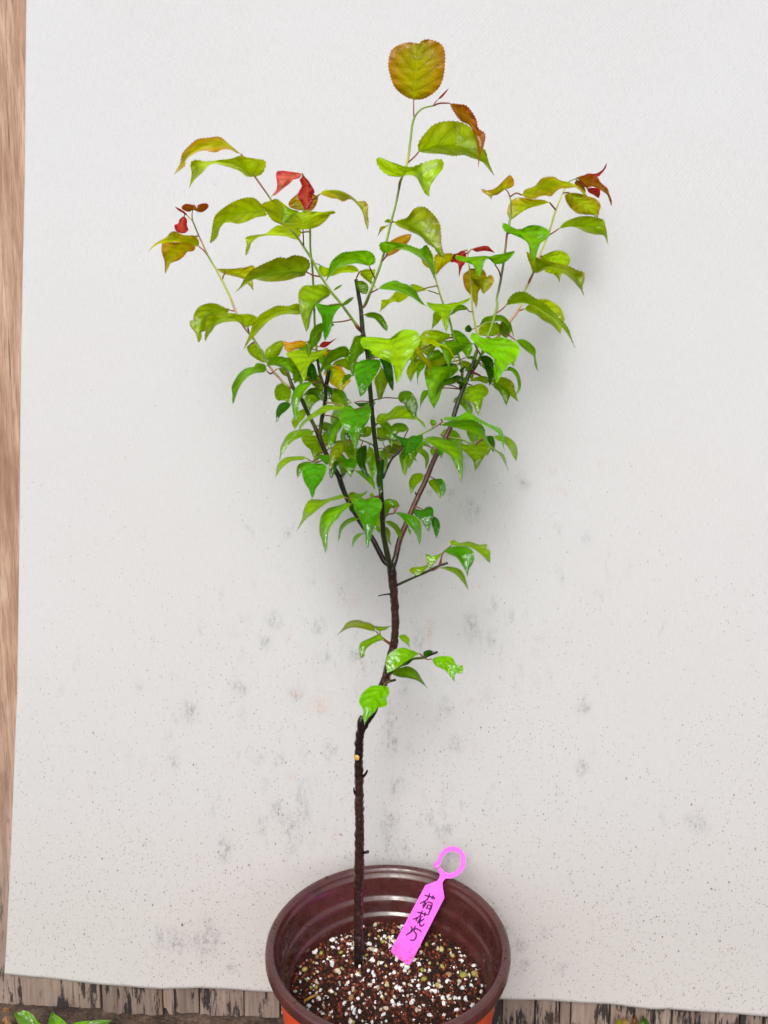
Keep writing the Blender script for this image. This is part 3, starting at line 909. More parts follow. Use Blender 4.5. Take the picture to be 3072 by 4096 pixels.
limb('shoot', [(8, 530, 900, 4.9, 5, Bk), (8, 548, 800, 4.6, 6, Ol), (8, 545, 690, 4.4, 5, Gr), (8, 512, 580, 4.2, 4.8, Gr), (8, 475, 450, 4, 4.6, Gr), (8, 442, 300, 4, 4.4, Gr), (4, 1030, 1420, 4, 3.8, Gr), (4, 985, 1280, 4, 3.6, Yg), (4, 940, 1120, 4, 3.4, Yg), (4, 925, 1000, 4, 2.4, Yg)], 8)
# twigs and spurs
limb('twig', [(12, 690, 608, 2.4, 6, Bk), (12, 760, 575, 2.0, 5.2, Dg), (12, 850, 535, 1.5, 4.8, Dg), (12, 950, 490, 1.2, 5.4, Dg), (12, 1040, 447, 1, 4.8, Dg), (12, 1122, 418, 0.8, 5, Dg)], 8, 0.08, seed=7)
limb('twig', [(12, 655, 675, 2.4, 4, Bk), (12, 600, 680, 2.0, 3, Bk), (12, 545, 692, 1.7, 2.4, Bk)], 7, 0.08, seed=8)
limb('twig', [(12, 640, 1340, 2.8, 5, Dg), (12, 740, 1265, 1.8, 4.6, Dg), (12, 830, 1215, 1.0, 5, Ol), (12, 910, 1205, 0.4, 5.6, Ol), (12, 975, 1180, 0, 5.2, Dg), (12, 1035, 1158, -0.3, 5.4, Bk)], 8, 0.06, seed=9)
limb('twig', [(12, 575, 1430, 2.9, 5, Bk), (12, 630, 1405, 2.0, 5, Ol), (12, 686, 1388, 1.4, 5.4, Bk)], 8, 0.06, seed=10)
limb('twig', [(9, 1330, 1010, 1.5, 5, Bk), (9, 1375, 900, 1.6, 5, Bk), (9, 1430, 790, 1.7, 5, Bk), (9, 1495, 715, 1.8, 6, Bk), (9, 1535, 670, 1.9, 3.4, Bk), (9, 1550, 600, 1.9, 2.6, Bk)], 8, 0.10, seed=11)
limb('twig', [(10, 130, 480, 1.1, 3, Dg), (10, 420, 500, 0.0, 3, Ol), (10, 560, 440, -0.4, 3.6, Gr), (10, 670, 385, -0.6, 3.6, Ol), (10, 760, 325, -0.8, 3, Rd)], 7)
limb('twig', [(10, 790, 465, 4.6, 4, Rd), (10, 860, 480, 4.4, 3.4, Ol), (10, 950, 495, 4.4, 4, Gr), (10, 1010, 525, 4.5, 3, Gr), (10, 1080, 530, 4.6, 2, Gr)], 7)
limb('twig', [(9, 1330, 1425, 1.8, 4, Bk), (9, 1390, 1405, 1.4, 3, Ol), (9, 1460, 1390, 1, 3, Gr)], 7)
limb('twig', [(9, 850, 990, 3.2, 5, Bk), (9, 885, 965, 2.7, 4.2, Bk), (9, 925, 930, 2.0, 4, Gr)], 7, 0.06, seed=12)
limb('twig', [(9, 1255, 660, 1.2, 4, Bk), (9, 1170, 610, 1.4, 3.4, Ol), (9, 1070, 575, 1.6, 3, Ol)], 7)
limb('spur', [(13, 640, 970, 3.4, 6, Bk), (13, 670, 935, 3.0, 5, Bk), (13, 692, 893, 2.7, 4, Bk)], 7, 0.1, seed=13)
limb('spur', [(13, 645, 1930, 3.5, 5, Bk), (13, 675, 1925, 3.0, 6, Bk), (13, 700, 1918, 2.7, 6.5, Bk)], 7, 0.1, seed=14)
limb('spur', [(13, 540, 1190, 3.4, 5, Bk), (13, 524, 1145, 3.0, 4, Bk), (13, 524, 1105, 2.9, 2, Bk)], 7, 0.1, seed=15)
limb('spur', [(10, 520, 1020, 3.8, 4, Br), (10, 503, 1005, 3.6, 3.5, Br), (10, 500, 988, 3.5, 1.5, Br)], 7, 0.1, seed=16)
# pale pruning scar
c0 = at_y(*S(13, 555, 705), (3.3) / 100)
r0 = 17.5 * msize(c0)
sc_ = bmesh.new()
bmesh.ops.create_icosphere(sc_, subdivisions=2, radius=1)
for v in sc_.verts:
    v.co = Vector((v.co.x * 0.0023, v.co.y * 0.0012 + v.co.x * -0.0011, v.co.z * 0.0034)) + Vector((c0.x + 0.0006, c0.y - r0 * 0.74, c0.z))
me_ = bpy.data.meshes.new('scar')
sc_.to_mesh(me_)
sc_.free()
link('pruning_scar', me_, mat_plain('cut_wood', srgb(206, 164, 78), 0.6, 0.3, 700, 0.5, 0.4, 0.0005), tree)
BRA = np.array(BR)

KIND = {  # centre colour, edge colour
    'o': ((138, 164, 2), (144, 152, 2)), 'od': ((126, 150, 2), (136, 130, 2)), 'yo': ((170, 172, 4), (172, 146, 6)), 'yg': ((166, 186, 2), (162, 172, 2)),
    'g': ((112, 168, 1), (94, 154, 1)), 'g2': ((98, 142, 2), (88, 132, 2)), 'v': ((66, 142, 1), (90, 156, 1)), 'd': ((34, 86, 4), (42, 98, 4)),
    'bg': ((158, 204, 2), (148, 198, 2)), 'bgr': ((112, 178, 1), (122, 184, 1)), 'lg': ((146, 186, 6), (138, 172, 4)), 'b': ((164, 158, 4), (166, 106, 14)),
    'bo': ((152, 160, 3), (160, 124, 8)), 'br': ((160, 110, 26), (158, 66, 36)), 'r': ((172, 66, 60), (182, 34, 68)), 'pk': ((206, 120, 108), (206, 80, 104)),
    'or': ((206, 168, 16), (206, 132, 30)), 'og': ((136, 164, 2), (132, 150, 2)), 'g2o': ((120, 152, 2), (112, 140, 2)), 'vd': ((46, 120, 3), (46, 112, 3))}
HORIZON = 4 * (512 - FPX * math.tan(R(PITCH)))
nleaf = 0
def pp(s, r):
    out = []
    for q in s.split():
        x, y = q.split(',')
        out.append(S(r, float(x), float(y)))
    return out
def leaf(line):
    global nleaf
    f = [q.strip() for q in line.split('|')]
    r = int(f[0])
    yb, yt = [float(q) for q in f[1].split(',')]
    kind = f[2]
    mid, A, B = pp(f[3], r), pp(f[4], r), pp(f[5], r)
    pet = f[6] if len(f) > 6 else ''
    n = 56
    M = catmull(mid, n)
    EA = catmull([mid[0]] + A + [mid[-1]], n)
    EB = catmull([mid[0]] + B + [mid[-1]], n)
    rs = random.Random(nleaf * 7 + 3)
    t = np.linspace(0, 1, n)
    ym = (yb + (yt - yb) * t ** 1.15) / 100
    m3 = [at_y(M[i, 0], M[i, 1], ym[i]) for i in range(n)]
    L = sum((m3[i + 1] - m3[i]).length for i in range(n - 1))
    areaL = max(L, 0.6 * np.linalg.norm(EA - EB, axis=1).max() * msize(m3[n // 2]) * 2)
    wt = 0.31 * areaL * np.sin(np.pi * np.clip(t, 0, 1) ** 0.72) ** 0.85
    below = 1 if M[:, 1].mean() > HORIZON else -1
    NC = 5
    verts, uvs, cols, faces = [], [], [], []
    cc, ce = [np.array(srgb(*c)) for c in KIND[kind]]
    if below > 0 and kind in ('o', 'od', 'yo', 'og', 'bo', 'g2o', 'yg'):      # lower on the plant the leaves are older and greener
        cc, ce = cc * np.array((0.72, 0.98, 1.2)), ce * np.array((0.70, 1.02, 1.2))
    elif below < 0 and kind in ('o', 'od', 'yo', 'og', 'bo', 'yg', 'b'):
        cc, ce = cc * np.array((1.0, 1.10, 1.0)), ce * np.array((1.0, 1.10, 1.0))
    crumple = 2.6 if kind in ('r', 'pk', 'br') else 1.0
    wet = 1.0 if below > 0 else 0.35
    jit = 1.08 + rs.uniform(-0.16, 0.16)
    hj = np.array([rs.uniform(0.92, 1.08), 1, rs.uniform(0.85, 1.1)])
    tooth = min(4.4, 0.03 * L / msize(m3[0]))
    for i in range(n):
        rows = []
        for sgn, E in ((-1, EA), (1, EB)):
            e = E[i] - M[i]
            le = np.linalg.norm(e)
            if 1 < i < n - 2 and le > 3:
                e = e * (1 + (tooth if i % 2 else -tooth) * 0.5 / le)
                le = np.linalg.norm(e)
            s = msize(m3[i])
            rem = math.sqrt(max(0, wt[i] ** 2 - (le * s) ** 2))
            rem = min(rem, 0.014)
            k = e[1] / le if le > 1e-6 else 0
            dy = -rem * k * below * 0.8 + 0.40 * rem * (1 - abs(k)) + 0.22 * le * s
            rows.append((sgn, e, dy))
        line_ = []
        for sgn, e, dy in rows:
            seq = range(NC, 0, -1) if sgn < 0 else range(1, NC + 1)
            for c in seq:
                q = c / NC
                wob = 0.0019 * crumple * mnoise.noise(Vector((i * 0.30, q * 2.2 * sgn, nleaf * 1.7))) * q
                p = at_y(M[i, 0] + e[0] * q, M[i, 1] + e[1] * q, ym[i] + dy * q ** 1.25 + wob)
                line_.append((p, sgn * q))
            if sgn < 0:
                line_.append((m3[i], 0.0))
        for p, u in line_:
            verts.append(p)
            uvs.append((u, t[i]))
            a = min(1, abs(u) ** 1.6 * 0.9 + 0.25 * t[i] * abs(u))
            cols.append(tuple(np.clip((cc * (1 - a) + ce * a) * jit * hj, 0, 0.9)) + (wet,))
    W = 2 * NC + 1
    for i in range(n - 1):
        for c in range(W - 1):
            faces.append((i * W + c, i * W + c + 1, (i + 1) * W + c + 1, (i + 1) * W + c))
    nleaf += 1
    o = link('leaf', mesh(verts, faces, cols, uvs), M_LEAF, tree)
    if pet == 'n':
        return
    if pet:
        pts = pp(pet, r)
    else:
        d2 = (BRA[:, 0] - mid[0][0]) ** 2 + (BRA[:, 1] - mid[0][1]) ** 2 + ((BRA[:, 2] - yb) * 30) ** 2
        j = int(np.argmin(d2))
        e0 = np.array(BRA[j, :2])
        pts = [e0, (e0 + mid[0]) / 2 + np.array((0, -0.06 * np.linalg.norm(e0 - mid[0]))), mid[0]]
    st = np.array(pts[0])
    j = int(np.argmin((BRA[:, 0] - st[0]) ** 2 + (BRA[:, 1] - st[1]) ** 2 + ((BRA[:, 2] - yb) * 12) ** 2))
    ys = BRA[j, 2]
    if math.hypot(BRA[j, 0] - st[0], BRA[j, 1] - st[1]) < 40:
        pts = [np.array(BRA[j, :2])] + [p for p in pts[1:]]
    Q = catmull(pts, 9)
    P, rad, col = [], [], []
    for i, q in enumerate(Q):
        u = i / 8
        p = at_y(q[0], q[1], (ys + (yb - ys) * u) / 100)
        P.append(p)
        rad.append((2.2 + min(1.5, 30 * L) - 0.6 * u) * msize(p))
        col.append(tuple(np.array(srgb(118, 40, 46)) * (1 - u) + np.array(srgb(128, 78, 42)) * u) if kind not in ('yg', 'bg', 'lg') else srgb(140, 120, 50))
    v, fc, cl = tube(P, rad, col, 6)
    pe = link('petiole', mesh(v, fc, cl), M_STEM, None)
    pe.parent = o
    pe.matrix_parent_inverse = o.matrix_world.inverted()

LEAVES = '''
1|-0.5,-1.5|b|605,710 620,450 655,175|545,690 430,600 375,460 362,370 400,230 550,165|700,700 840,600 895,440 880,200 760,137 690,145|590,890 603,800 605,710
1|-1,-3|br|940,740 1080,870 1160,980 1230,1170 1215,1365|1040,750 1105,765 1200,900 1215,975 1280,1030 1270,1140 1240,1220|970,800 1050,910 1130,950 1180,1050 1215,1200|790,765 850,742 940,740
1|-0.3,0.5|o|650,1205 850,1155 1050,1170 1230,1280 1310,1340 1370,1435|645,1130 700,1040 800,940 960,908 1080,930 1150,980 1230,1130 1290,1200 1310,1280|750,1218 880,1225 985,1243 1080,1235 1160,1265 1245,1295|555,1315 600,1260 650,1205
1|-1.2,-3|lg|490,1440 540,1390 620,1390 700,1450 755,1625|440,1440 340,1415 250,1310 262,1255 400,1300 570,1345 720,1295 875,1275 885,1350 780,1480 755,1560|545,1425 620,1440 670,1520 710,1600|455,1560 465,1500 490,1440
1|-0.7,-1|pk|830,710 880,660 910,620 940,598|850,680 890,640|870,690 905,650|790,755 810,730 830,710
5|5,4|b|435,400 360,410 300,440 290,510|480,392 522,360 523,305 485,255 420,310 340,385 260,410 190,397 200,420 250,458 270,462|410,420 350,460 310,465|480,470 465,430 435,400
5|5,7|bo|605,460 750,385 950,330 1090,335 1170,375 1230,430 1283,520|640,405 740,365 800,295 850,275 940,275 1000,310 1090,330 1170,365 1250,430|650,490 740,500 790,475 850,465 900,475 960,420 1000,395 1080,390 1160,385 1240,460|490,480 550,440 605,460
5|8.5,7|bo|890,535 740,570 600,640 500,715|830,510 700,500 600,485 540,490 490,530 460,600 455,650 475,690|810,565 700,590 620,620 560,650 520,690|940,620 925,580 890,535
5|9,8|br|1170,280 1280,330 1400,380 1470,450 1520,575|1250,255 1340,250 1380,280 1420,340 1480,390 1500,450 1525,520|1200,330 1260,385 1330,375 1390,400 1440,430 1490,475 1510,530
5|9.5,10|r|1230,265 1330,250 1430,230 1475,130|1280,240 1360,240 1430,200 1455,160|1300,270 1390,270 1420,240 1465,180
5|9.5,9.5|r|1270,390 1330,440 1390,495|1330,385 1400,400 1405,450|1285,430 1340,460
5|9.2,9.4|br|1165,300 1200,370 1260,430|1210,330 1250,390|1145,340 1170,390
5|9,8|bo|1090,435 1180,500 1290,590 1380,700|1045,460 1060,530 1110,600 1180,650 1260,660 1330,665|1180,440 1280,470 1360,500 1410,560 1395,640|1035,440 1060,435 1090,435
5|8.8,8.5|o|980,805 1150,780 1300,790 1420,830 1470,880 1487,975|1040,740 1150,690 1270,672 1380,690 1440,715 1460,780 1475,840|1080,780 1180,800 1260,840 1360,865 1440,875|890,885 930,840 980,805
5|4.8,1.5|g|590,810 640,850 690,950 735,1165|680,772 770,768 860,805 893,850 870,900 800,950 765,1040|520,800 425,745 405,775 440,835 510,850 580,855 640,910 670,960 690,1060|455,850 520,830 590,810
5|7.5,5|od|720,1260 850,1190 1000,1210 1100,1260 1200,1380 1245,1500|700,1200 665,1100 655,1035 720,1080 830,1120 900,1140 1100,1190 1180,1230 1240,1250 1245,1330 1225,1400|780,1250 870,1215 960,1225 1030,1260 1120,1330 1200,1420|665,1360 690,1310 720,1260
5|8.6,8.2|o|810,1080 900,1100 1000,1200 990,1360|900,1040 980,1025 1050,1045 1100,1110 1080,1180 1010,1270|800,1100 820,1180 850,1245 930,1270 970,1310|780,1110 790,1095 810,1080
8|4,3|g2o|935,160 1060,130 1180,160 1300,230 1420,330 1500,430 1555,545|960,100 1000,55 1060,35 1120,45 1200,95 1290,150 1400,260 1470,330 1495,370 1520,450|1000,150 1100,140 1200,180 1320,260 1420,340 1490,430|860,240 900,195 935,160
8|7,7|o|1095,190 1200,210 1300,260 1380,320 1420,415|1140,150 1220,105 1300,105 1400,160 1440,220 1455,300 1430,360|1130,215 1200,240 1260,290 1340,330 1380,370|1050,205 1070,200 1095,190
2|1,0|b|1115,320 1000,235 850,205 700,240 550,330 460,440 370,555|1060,270 990,215 880,130 760,140 640,155 540,230 465,320 440,430 400,500|1080,315 1000,275 920,270 850,300 790,300 720,282 640,300 560,345 510,390 500,450 440,500|1135,345 1125,330 1115,320
2|1,-1.5|o|1270,575 1180,510 1080,440 900,410 750,430 650,470 600,560 540,705|1340,550 1380,490 1390,400 1270,370 1170,355 1120,335 1020,370 920,380 740,400 590,388 558,430 570,520 560,620|1180,570 1100,510 960,460 820,430 750,460 690,530 640,570 590,630|1395,745 1330,660 1270,575
3|-0.8,-2|pk|580,260 450,300 360,380 300,460 230,520|500,245 300,238 288,300 300,370 290,440|545,310 480,330 440,370 360,430 290,490|585,300 583,280 580,260
3|-1.2,-2|r|590,280 630,400 630,550 625,665|550,330 570,400 540,460 530,520 570,590 600,650|640,330 680,390 715,465 690,510 690,580 650,660|583,290 588,285 590,280
3|0.4,0.8|b|610,420 590,520 580,670|540,470 450,550 425,590 440,630 510,660|690,480 750,515 740,590 690,665 640,672|590,450 600,440 610,420
3|0.3,-1|bo|770,490 850,450 950,445 1080,500 1180,580 1250,680 1300,890|800,455 900,440 1000,450 1090,490 1160,540 1190,565 1270,565 1305,610 1305,720 1315,810|830,510 900,535 960,540 1030,572 1110,545 1190,610 1240,680 1270,790|610,590 700,545 770,490
2|1,0|o|1385,950 1250,950 1100,975 960,1040 860,1150 770,1310|1330,860 1260,805 1180,800 1060,835 930,910 830,1000 805,1090 790,1200|1400,1000 1300,1020 1150,1080 1080,1095 1000,1080 930,1090 880,1160 860,1230 820,1280
3|-0.4,-3.5|o|585,880 575,780 565,690|480,885 350,830 250,780 180,690 130,600 220,560 300,540 350,600 370,640 460,660|660,875 760,845 850,770 905,700 945,700 935,675 800,685 680,675 600,668|605,1050 590,960 585,880
3|-3.2,-4.4|lg|540,672 440,720 360,820|480,660 380,635 370,700 350,770|490,720 430,780 390,810|n
2|2,1|yg|1790,1190 1660,1190 1500,1190 1350,1215 1240,1270 1200,1330 1170,1450|1760,1140 1650,1130 1530,1108 1440,1160 1390,1200 1280,1215 1165,1250 1180,1320 1165,1390|1740,1265 1620,1235 1500,1225 1390,1225 1300,1250 1230,1310 1220,1350 1200,1400
6|1,0|od|1400,105 1250,95 1100,105 950,135 820,180 720,230 605,335|1440,40 1420,-30 1350,-70 1250,-80 1180,-50 1100,-60 1000,-20 940,5 850,50 780,90 740,140 700,200 660,270|1380,145 1300,165 1200,195 1090,210 950,212 870,195 830,185 760,220 680,280|1545,175 1470,140 1400,105
6|4,4|yo|400,70 560,110 680,150 740,200 815,315|480,68 560,70 650,60 740,50 800,30 830,60 810,120 805,200|470,120 560,145 640,165 700,185 760,250|475,205 480,150 505,100
2|3,1.5|bo|655,1345 550,1290 420,1270 280,1290 160,1340 80,1415|650,1280 610,1225 540,1220 460,1210 400,1175 340,1185 290,1240 200,1290 140,1335|590,1335 480,1310 380,1300 280,1308 200,1320 130,1370|755,1460 715,1400 655,1345
2|3.8,2.5|b|480,1300 410,1380 340,1470 300,1560 275,1650|330,1300 250,1310 237,1370 250,1440 270,1500 275,1580|590,1310 615,1350 590,1395 530,1400 480,1460 420,1500 340,1530 310,1590
2|3,2|br|583,935 600,910 620,930 635,990|550,960 480,940 458,915 500,872 570,880 610,888 628,930|660,965 700,960 760,900 740,868 640,885 632,920|595,1075 575,1010 583,935
2|3,2|r|490,1005 460,1100 460,1200|440,1040 420,1090 382,1105 390,1160 430,1190|520,1050 520,1110 535,1160 500,1195
2|3,2.6|r|540,1020 480,960 380,900|500,965 440,925|470,970 430,950|n
6|3,1.5|o|525,510 430,520 320,560 240,640 215,740 205,890|460,480 380,450 290,455 200,500 150,590 145,635 110,645 115,710 170,780 190,850|540,545 470,570 400,600 300,620 290,700 280,760 240,770 240,830|600,555 560,530 525,510
6|2.6,1|o|750,720 650,640 540,610 430,640 360,700 320,760 280,875|820,670 850,605 770,570 640,570 540,555 470,560 380,580 300,600 280,660 285,740 270,830|710,710 650,665 560,655 460,670 390,705 360,750 320,800 300,840|760,775 757,745 750,720
6|0.2,1|o|1360,540 1200,530 1050,570 920,650 820,750 740,870 705,965|1310,455 1270,455 1200,480 1080,475 980,520 880,580 830,640 800,680 780,760 740,860 715,920|1320,575 1200,570 1090,590 980,650 900,730 830,810 770,870
7|0.6,-1.2|og|480,470 400,510 300,590 250,680 225,790 210,912|420,400 380,378 290,390 180,395 125,460 120,540 130,640 150,720 180,830|460,510 380,560 340,600 290,640 270,700 250,780 235,860
7|0.6,0.6|og|500,450 560,415 610,382|540,410 580,390|540,440 590,405|n
7|-1.5,-3.5|v|460,610 440,720 430,850 415,1008|380,600 310,588 330,660 375,740 390,860 400,960|540,605 600,610 550,670 505,750 490,850 450,950|590,590 530,600 460,610
7|-0.2,0|g2|595,610 680,560 735,522|620,580 700,525|640,610 710,560
7|-0.6,-1.6|g2|480,800 390,850 310,950 260,1050 235,1150 240,1200|440,800 360,810 290,850 250,920 240,990 215,1040 215,1120 225,1170|520,830 450,860 390,900 370,980 320,1050 280,1090 250,1160|690,800 600,792 480,800
7|-1,-1.6|g|905,180 830,110 720,90 600,130 520,200 460,280 420,355|970,140 960,60 900,10 800,5 700,15 600,30 520,90 470,150 460,220 440,290|870,170 780,150 680,160 580,190 500,250 460,300|950,310 930,240 905,180
7|1,1|yg|795,240 650,220 500,270 420,290|760,190 700,165 600,180 520,210|740,250 600,255 490,290
7|1.2,1|yg|355,160 400,220 415,305|430,195 465,200 450,260|345,210 360,260
7|1,0.6|o|810,230 870,280 910,340 985,425|870,210 940,215 970,215 960,280 930,330|805,270 840,310 890,350
7|-0.3,-0.6|g2|770,340 800,420 860,490|755,380 780,440 820,480|840,345 890,390 895,440 880,480
4|-0.8,-1.6|od|480,520 600,550 720,610 830,700 930,800 1000,870 1045,940|560,490 630,470 700,380 760,350 830,355 900,410 960,480 1000,560 1010,680 1015,790 1040,880|520,560 600,600 700,640 790,690 850,760 920,800 970,870
4|0.2,0.5|lg|480,515 430,500 375,515|420,485|430,530
4|0.2,0.6|bo|440,545 370,590 300,690|400,560 340,575 320,630|400,580 350,620
4|1,2|or|390,915 480,800 580,720 680,650|400,860 420,760 500,700 600,660|450,890 540,840 620,770 665,715
4|-1,-3|g|415,860 560,800 720,850 820,900 880,980 935,1165|360,855 325,800 335,750 430,737 540,752 650,772 720,800 780,815 840,770 880,820 920,900 930,1020 940,1100|480,820 580,825 680,860 780,920 850,980 900,1080|370,950 395,905 415,860
4|4,4.4|yo|1140,880 1040,930 950,1000 955,1110|1130,865 1040,870 940,885 930,950 935,1050|1140,930 1060,990 1000,1050 970,1090
4|4,4.4|yo|790,930 850,980 900,1040|840,930 890,980|800,970 850,1020
4|-0.8,-1.6|g|310,1260 430,1220 560,1240 680,1310 760,1390 845,1450|350,1220 430,1180 510,1165 560,1190 620,1205 680,1240 740,1300 770,1360 810,1410|400,1270 500,1280 590,1310 680,1350 750,1400 800,1435|240,1310 275,1280 310,1260
4|3.6,3|yg|860,1275 760,1250 660,1215|800,1240 700,1205|800,1285 730,1290|980,1325 920,1295 860,1275
4|1.5,1.5|yg|660,1335 540,1350 430,1400 370,1450 320,1525|580,1300 510,1290 460,1340 420,1375 350,1385 345,1440 335,1490|620,1370 540,1410 490,1400 430,1430 370,1480
7|-0.4,-0.6|g2|845,715 930,730 1020,780 1070,840 1100,900|900,690 960,688 1030,715 1080,780 1108,850|890,745 960,760 1020,820 1060,870
7|-3,-5.5|bg|1120,985 1170,1080 1200,1200 1210,1330 1210,1475|1080,975 1000,965 900,960 815,975 810,1030 840,1085 900,1095 950,1160 1000,1185 1070,1185 1120,1210 1160,1270 1180,1350 1190,1430|1170,950 1250,890 1340,878 1430,900 1470,960 1460,1030 1400,1120 1340,1230 1290,1310 1260,1390 1230,1450
7|-0.6,-1.2|g2|810,940 770,1050 740,1180 720,1300 720,1400|740,960 710,1040 680,1120 675,1220 690,1320|850,980 870,1050 850,1120 790,1180 760,1280 745,1350
7|-2.4,-4|v|885,1210 890,1300 860,1420 830,1520 800,1625|830,1215 770,1250 740,1320 745,1400 770,1490 790,1570|960,1205 1020,1220 1030,1280 1000,1350 950,1430 900,1510 850,1590
7|-0.8,-1|d|1050,1190 1090,1300 1130,1420 1170,1558|1020,1200 1050,1280 1060,1320 1100,1440 1140,1530|1110,1200 1150,1260 1170,1360 1175,1470
7|-0.4,-0.6|o|1040,1290 1040,1420 1030,1540 1010,1665|1010,1350 960,1430 980,1540 1000,1640|1080,1350 1110,1450 1080,1540 1040,1640
7|0,-1|g2|685,1110 580,1150 480,1210 400,1290 350,1390|640,1065 560,1080 470,1120 420,1180 390,1250 360,1320|690,1170 600,1190 520,1230 440,1280 400,1320
7|1.6,1.6|o|690,1260 600,1240 490,1270|640,1200 540,1225|690,1330 600,1290
7|5,4|yo|500,1290 560,1380 600,1580|400,1350 420,1400 480,1480 550,1530|620,1340 660,1400 700,1440 640,1510
7|5.2,5|or|460,1285 540,1300 610,1330|520,1278 600,1290|500,1320 570,1340
7|0,-0.6|g|720,1390 650,1400 610,1500|690,1370 630,1390 605,1450|700,1410 650,1450
6|3.4,3.6|or|1400,880 1280,930 1160,960|1320,862 1200,885 1140,870|1380,920 1280,960 1200,990
6|2,0.2|lg|1400,970 1390,1100 1370,1320|1300,965 1170,1010 1240,1080 1290,1150 1330,1230|1520,985 1640,940 1560,1040 1460,1080 1420,1160 1400,1250
6|3.4,4|og|950,1090 1000,1010 1060,950 1130,860|940,980 1010,910 1080,870|1000,1070 1080,1040 1120,980 1145,910
6|4,4|og|740,940 830,1010 940,1110|800,880 860,930 920,970 940,1050|760,1000 830,1060 900,1100
6|2.2,1.2|g|960,1190 850,1180 730,1230 650,1330 610,1430 590,1570|940,1130 840,1115 820,1150 740,1165 660,1220 600,1310 570,1380 580,1460 575,1530|930,1215 840,1225 760,1260 700,1320 650,1400 620,1480|1035,1245 1000,1230 960,1200
6|1.8,1|g|960,1140 1060,1110 1150,1130 1250,1230|980,1080 1050,1040 1130,1040 1190,1070 1225,1120|1050,1140 1120,1165 1200,1200
6|4,4|o|1130,1330 1130,1430 1200,1560|1070,1360 1045,1430 1070,1520 1150,1530|1190,1350 1230,1420 1220,1500
6|0.6,-1.2|g|1480,1330 1380,1370 1310,1460 1270,1560 1275,1690 1290,1767|1430,1320 1330,1340 1270,1400 1230,1500 1240,1600 1255,1690|1440,1360 1380,1430 1340,1500 1310,1600 1300,1720|1550,1335 1515,1328 1480,1330
9|2.4,1.8|d|310,175 230,210 180,270 145,390|260,160 190,180 150,260 150,320|310,200 260,260 200,310 170,370
9|0,-1.5|yg|905,210 760,230 600,290 480,370 400,470 320,570|780,195 690,195 600,250 480,340 410,420 390,490 350,540|880,240 760,250 660,290 560,340 460,410 400,490
9|-2,-4|v|1030,240 1050,350 1045,450 1030,560 1030,700|960,210 880,230 850,310 860,390 900,450 960,510 985,590 1010,650|1090,225 1140,190 1190,220 1200,290 1170,370 1110,460 1070,530 1060,610
9|4,4|o|740,120 850,160 990,175|770,20 850,50 920,100 970,150|800,190 900,190
9|1,0|g|870,360 810,440 770,550 740,640 730,700|840,345 770,410 735,500 725,590 725,660|880,430 830,510 800,580 770,640
9|2.6,1.4|o|560,485 440,490 330,540 250,630 200,720 180,825|520,460 410,465 300,500 230,590 195,680 190,760|560,520 450,540 350,590 280,650 220,730
9|5,4.4|o|600,530 590,640 570,780|500,530 430,550 470,640 530,690 550,750|650,560 650,650 690,700 640,750
9|4.4,4.4|o|690,490 700,580 710,660|660,520 665,600|730,510 735,600
9|1,0.2|yg|490,785 380,790 270,830 190,900 135,1005|470,765 360,760 250,775 175,840 155,900 150,950|440,800 340,810 260,850 200,910 160,970|690,810 560,825 490,785
9|1.2,1|g2|540,825 450,860 400,930 385,1005|480,820 400,850 375,920|520,850 450,900 410,970
9|0.2,-1.5|v|580,840 570,950 560,1080 555,1160 545,1240|520,835 450,880 440,960 470,1060 510,1120 530,1180|650,840 705,870 695,950 650,1040 590,1120 570,1190|700,780 640,815 580,840
9|1,0|v|590,750 680,780 740,850|660,745 740,755|650,800 700,850
9|0.8,0|vd|790,800 780,900 765,1010|750,870 735,930 745,990|820,810 815,900 790,960
9|0,-1.2|bo|900,610 830,690 780,790 735,915|850,600 780,650 745,720 740,820|910,680 870,750 810,800 770,880
9|1.8,0.8|v|940,790 970,880 980,995|900,770 850,760 880,820 910,880 940,950|1000,780 1050,840 1020,900 1000,960
9|0.4,-0.4|d|1090,650 1090,780 1110,880 1165,1010|1050,690 1035,800 1070,880 1120,950|1145,640 1150,760 1140,860 1160,940
9|3,3|o|1180,650 1190,780 1220,930|1150,720 1145,830 1190,890|1220,680 1240,780 1230,860
9|0.8,0|g|1015,920 1110,970 1190,1040 1250,1155|1100,920 1180,960 1230,1030 1245,1100|1080,970 1150,1030 1210,1090
9|0.4,0.2|d|1320,790 1300,950 1300,1080 1310,1200|1300,820 1270,920 1258,1030 1280,1130|1350,800 1345,900 1330,1020 1330,1120
9|1,0.8|og|1385,770 1365,850 1345,970|1360,800 1350,900|1385,820 1370,900
9|1.2,1.2|d|980,600 940,560 900,570|960,520 910,500|950,590
9|1.4,1|g2|930,660 980,700 1020,775|970,650 1010,700|950,710
9|0.6,-0.6|yg|910,1215 760,1240 600,1310 480,1420 420,1510 370,1600|890,1185 780,1210 670,1240 530,1240 480,1290 450,1370 440,1440 400,1530|850,1235 750,1260 640,1330 540,1410 460,1480|1000,1250 960,1235 910,1215
11|0,-1.5|g|715,310 600,370 510,460 440,580 420,700 425,865|660,305 560,340 450,370 380,440 355,530 355,640 385,740 405,820|690,345 620,400 560,480 500,550 450,640 445,720 440,800
11|-1.4,-3.2|v|870,270 870,400 880,530 885,660 890,810|800,255 730,290 740,380 790,470 830,560 855,650 865,750|950,250 1020,265 1045,330 1020,430 980,530 940,640 915,730
11|0.8,0.6|g2|680,250 780,225 890,170|740,215 830,200|780,250 860,215
11|0,0|g|930,245 931,220 932,195|905,225|958,222
11|1.6,1|g|790,485 680,515 600,600 560,745|730,465 640,500 580,570 565,650|740,510 660,550 600,620 580,690
11|1.8,1.4|g|840,648 760,680 710,815|790,645 730,690|800,680 740,750
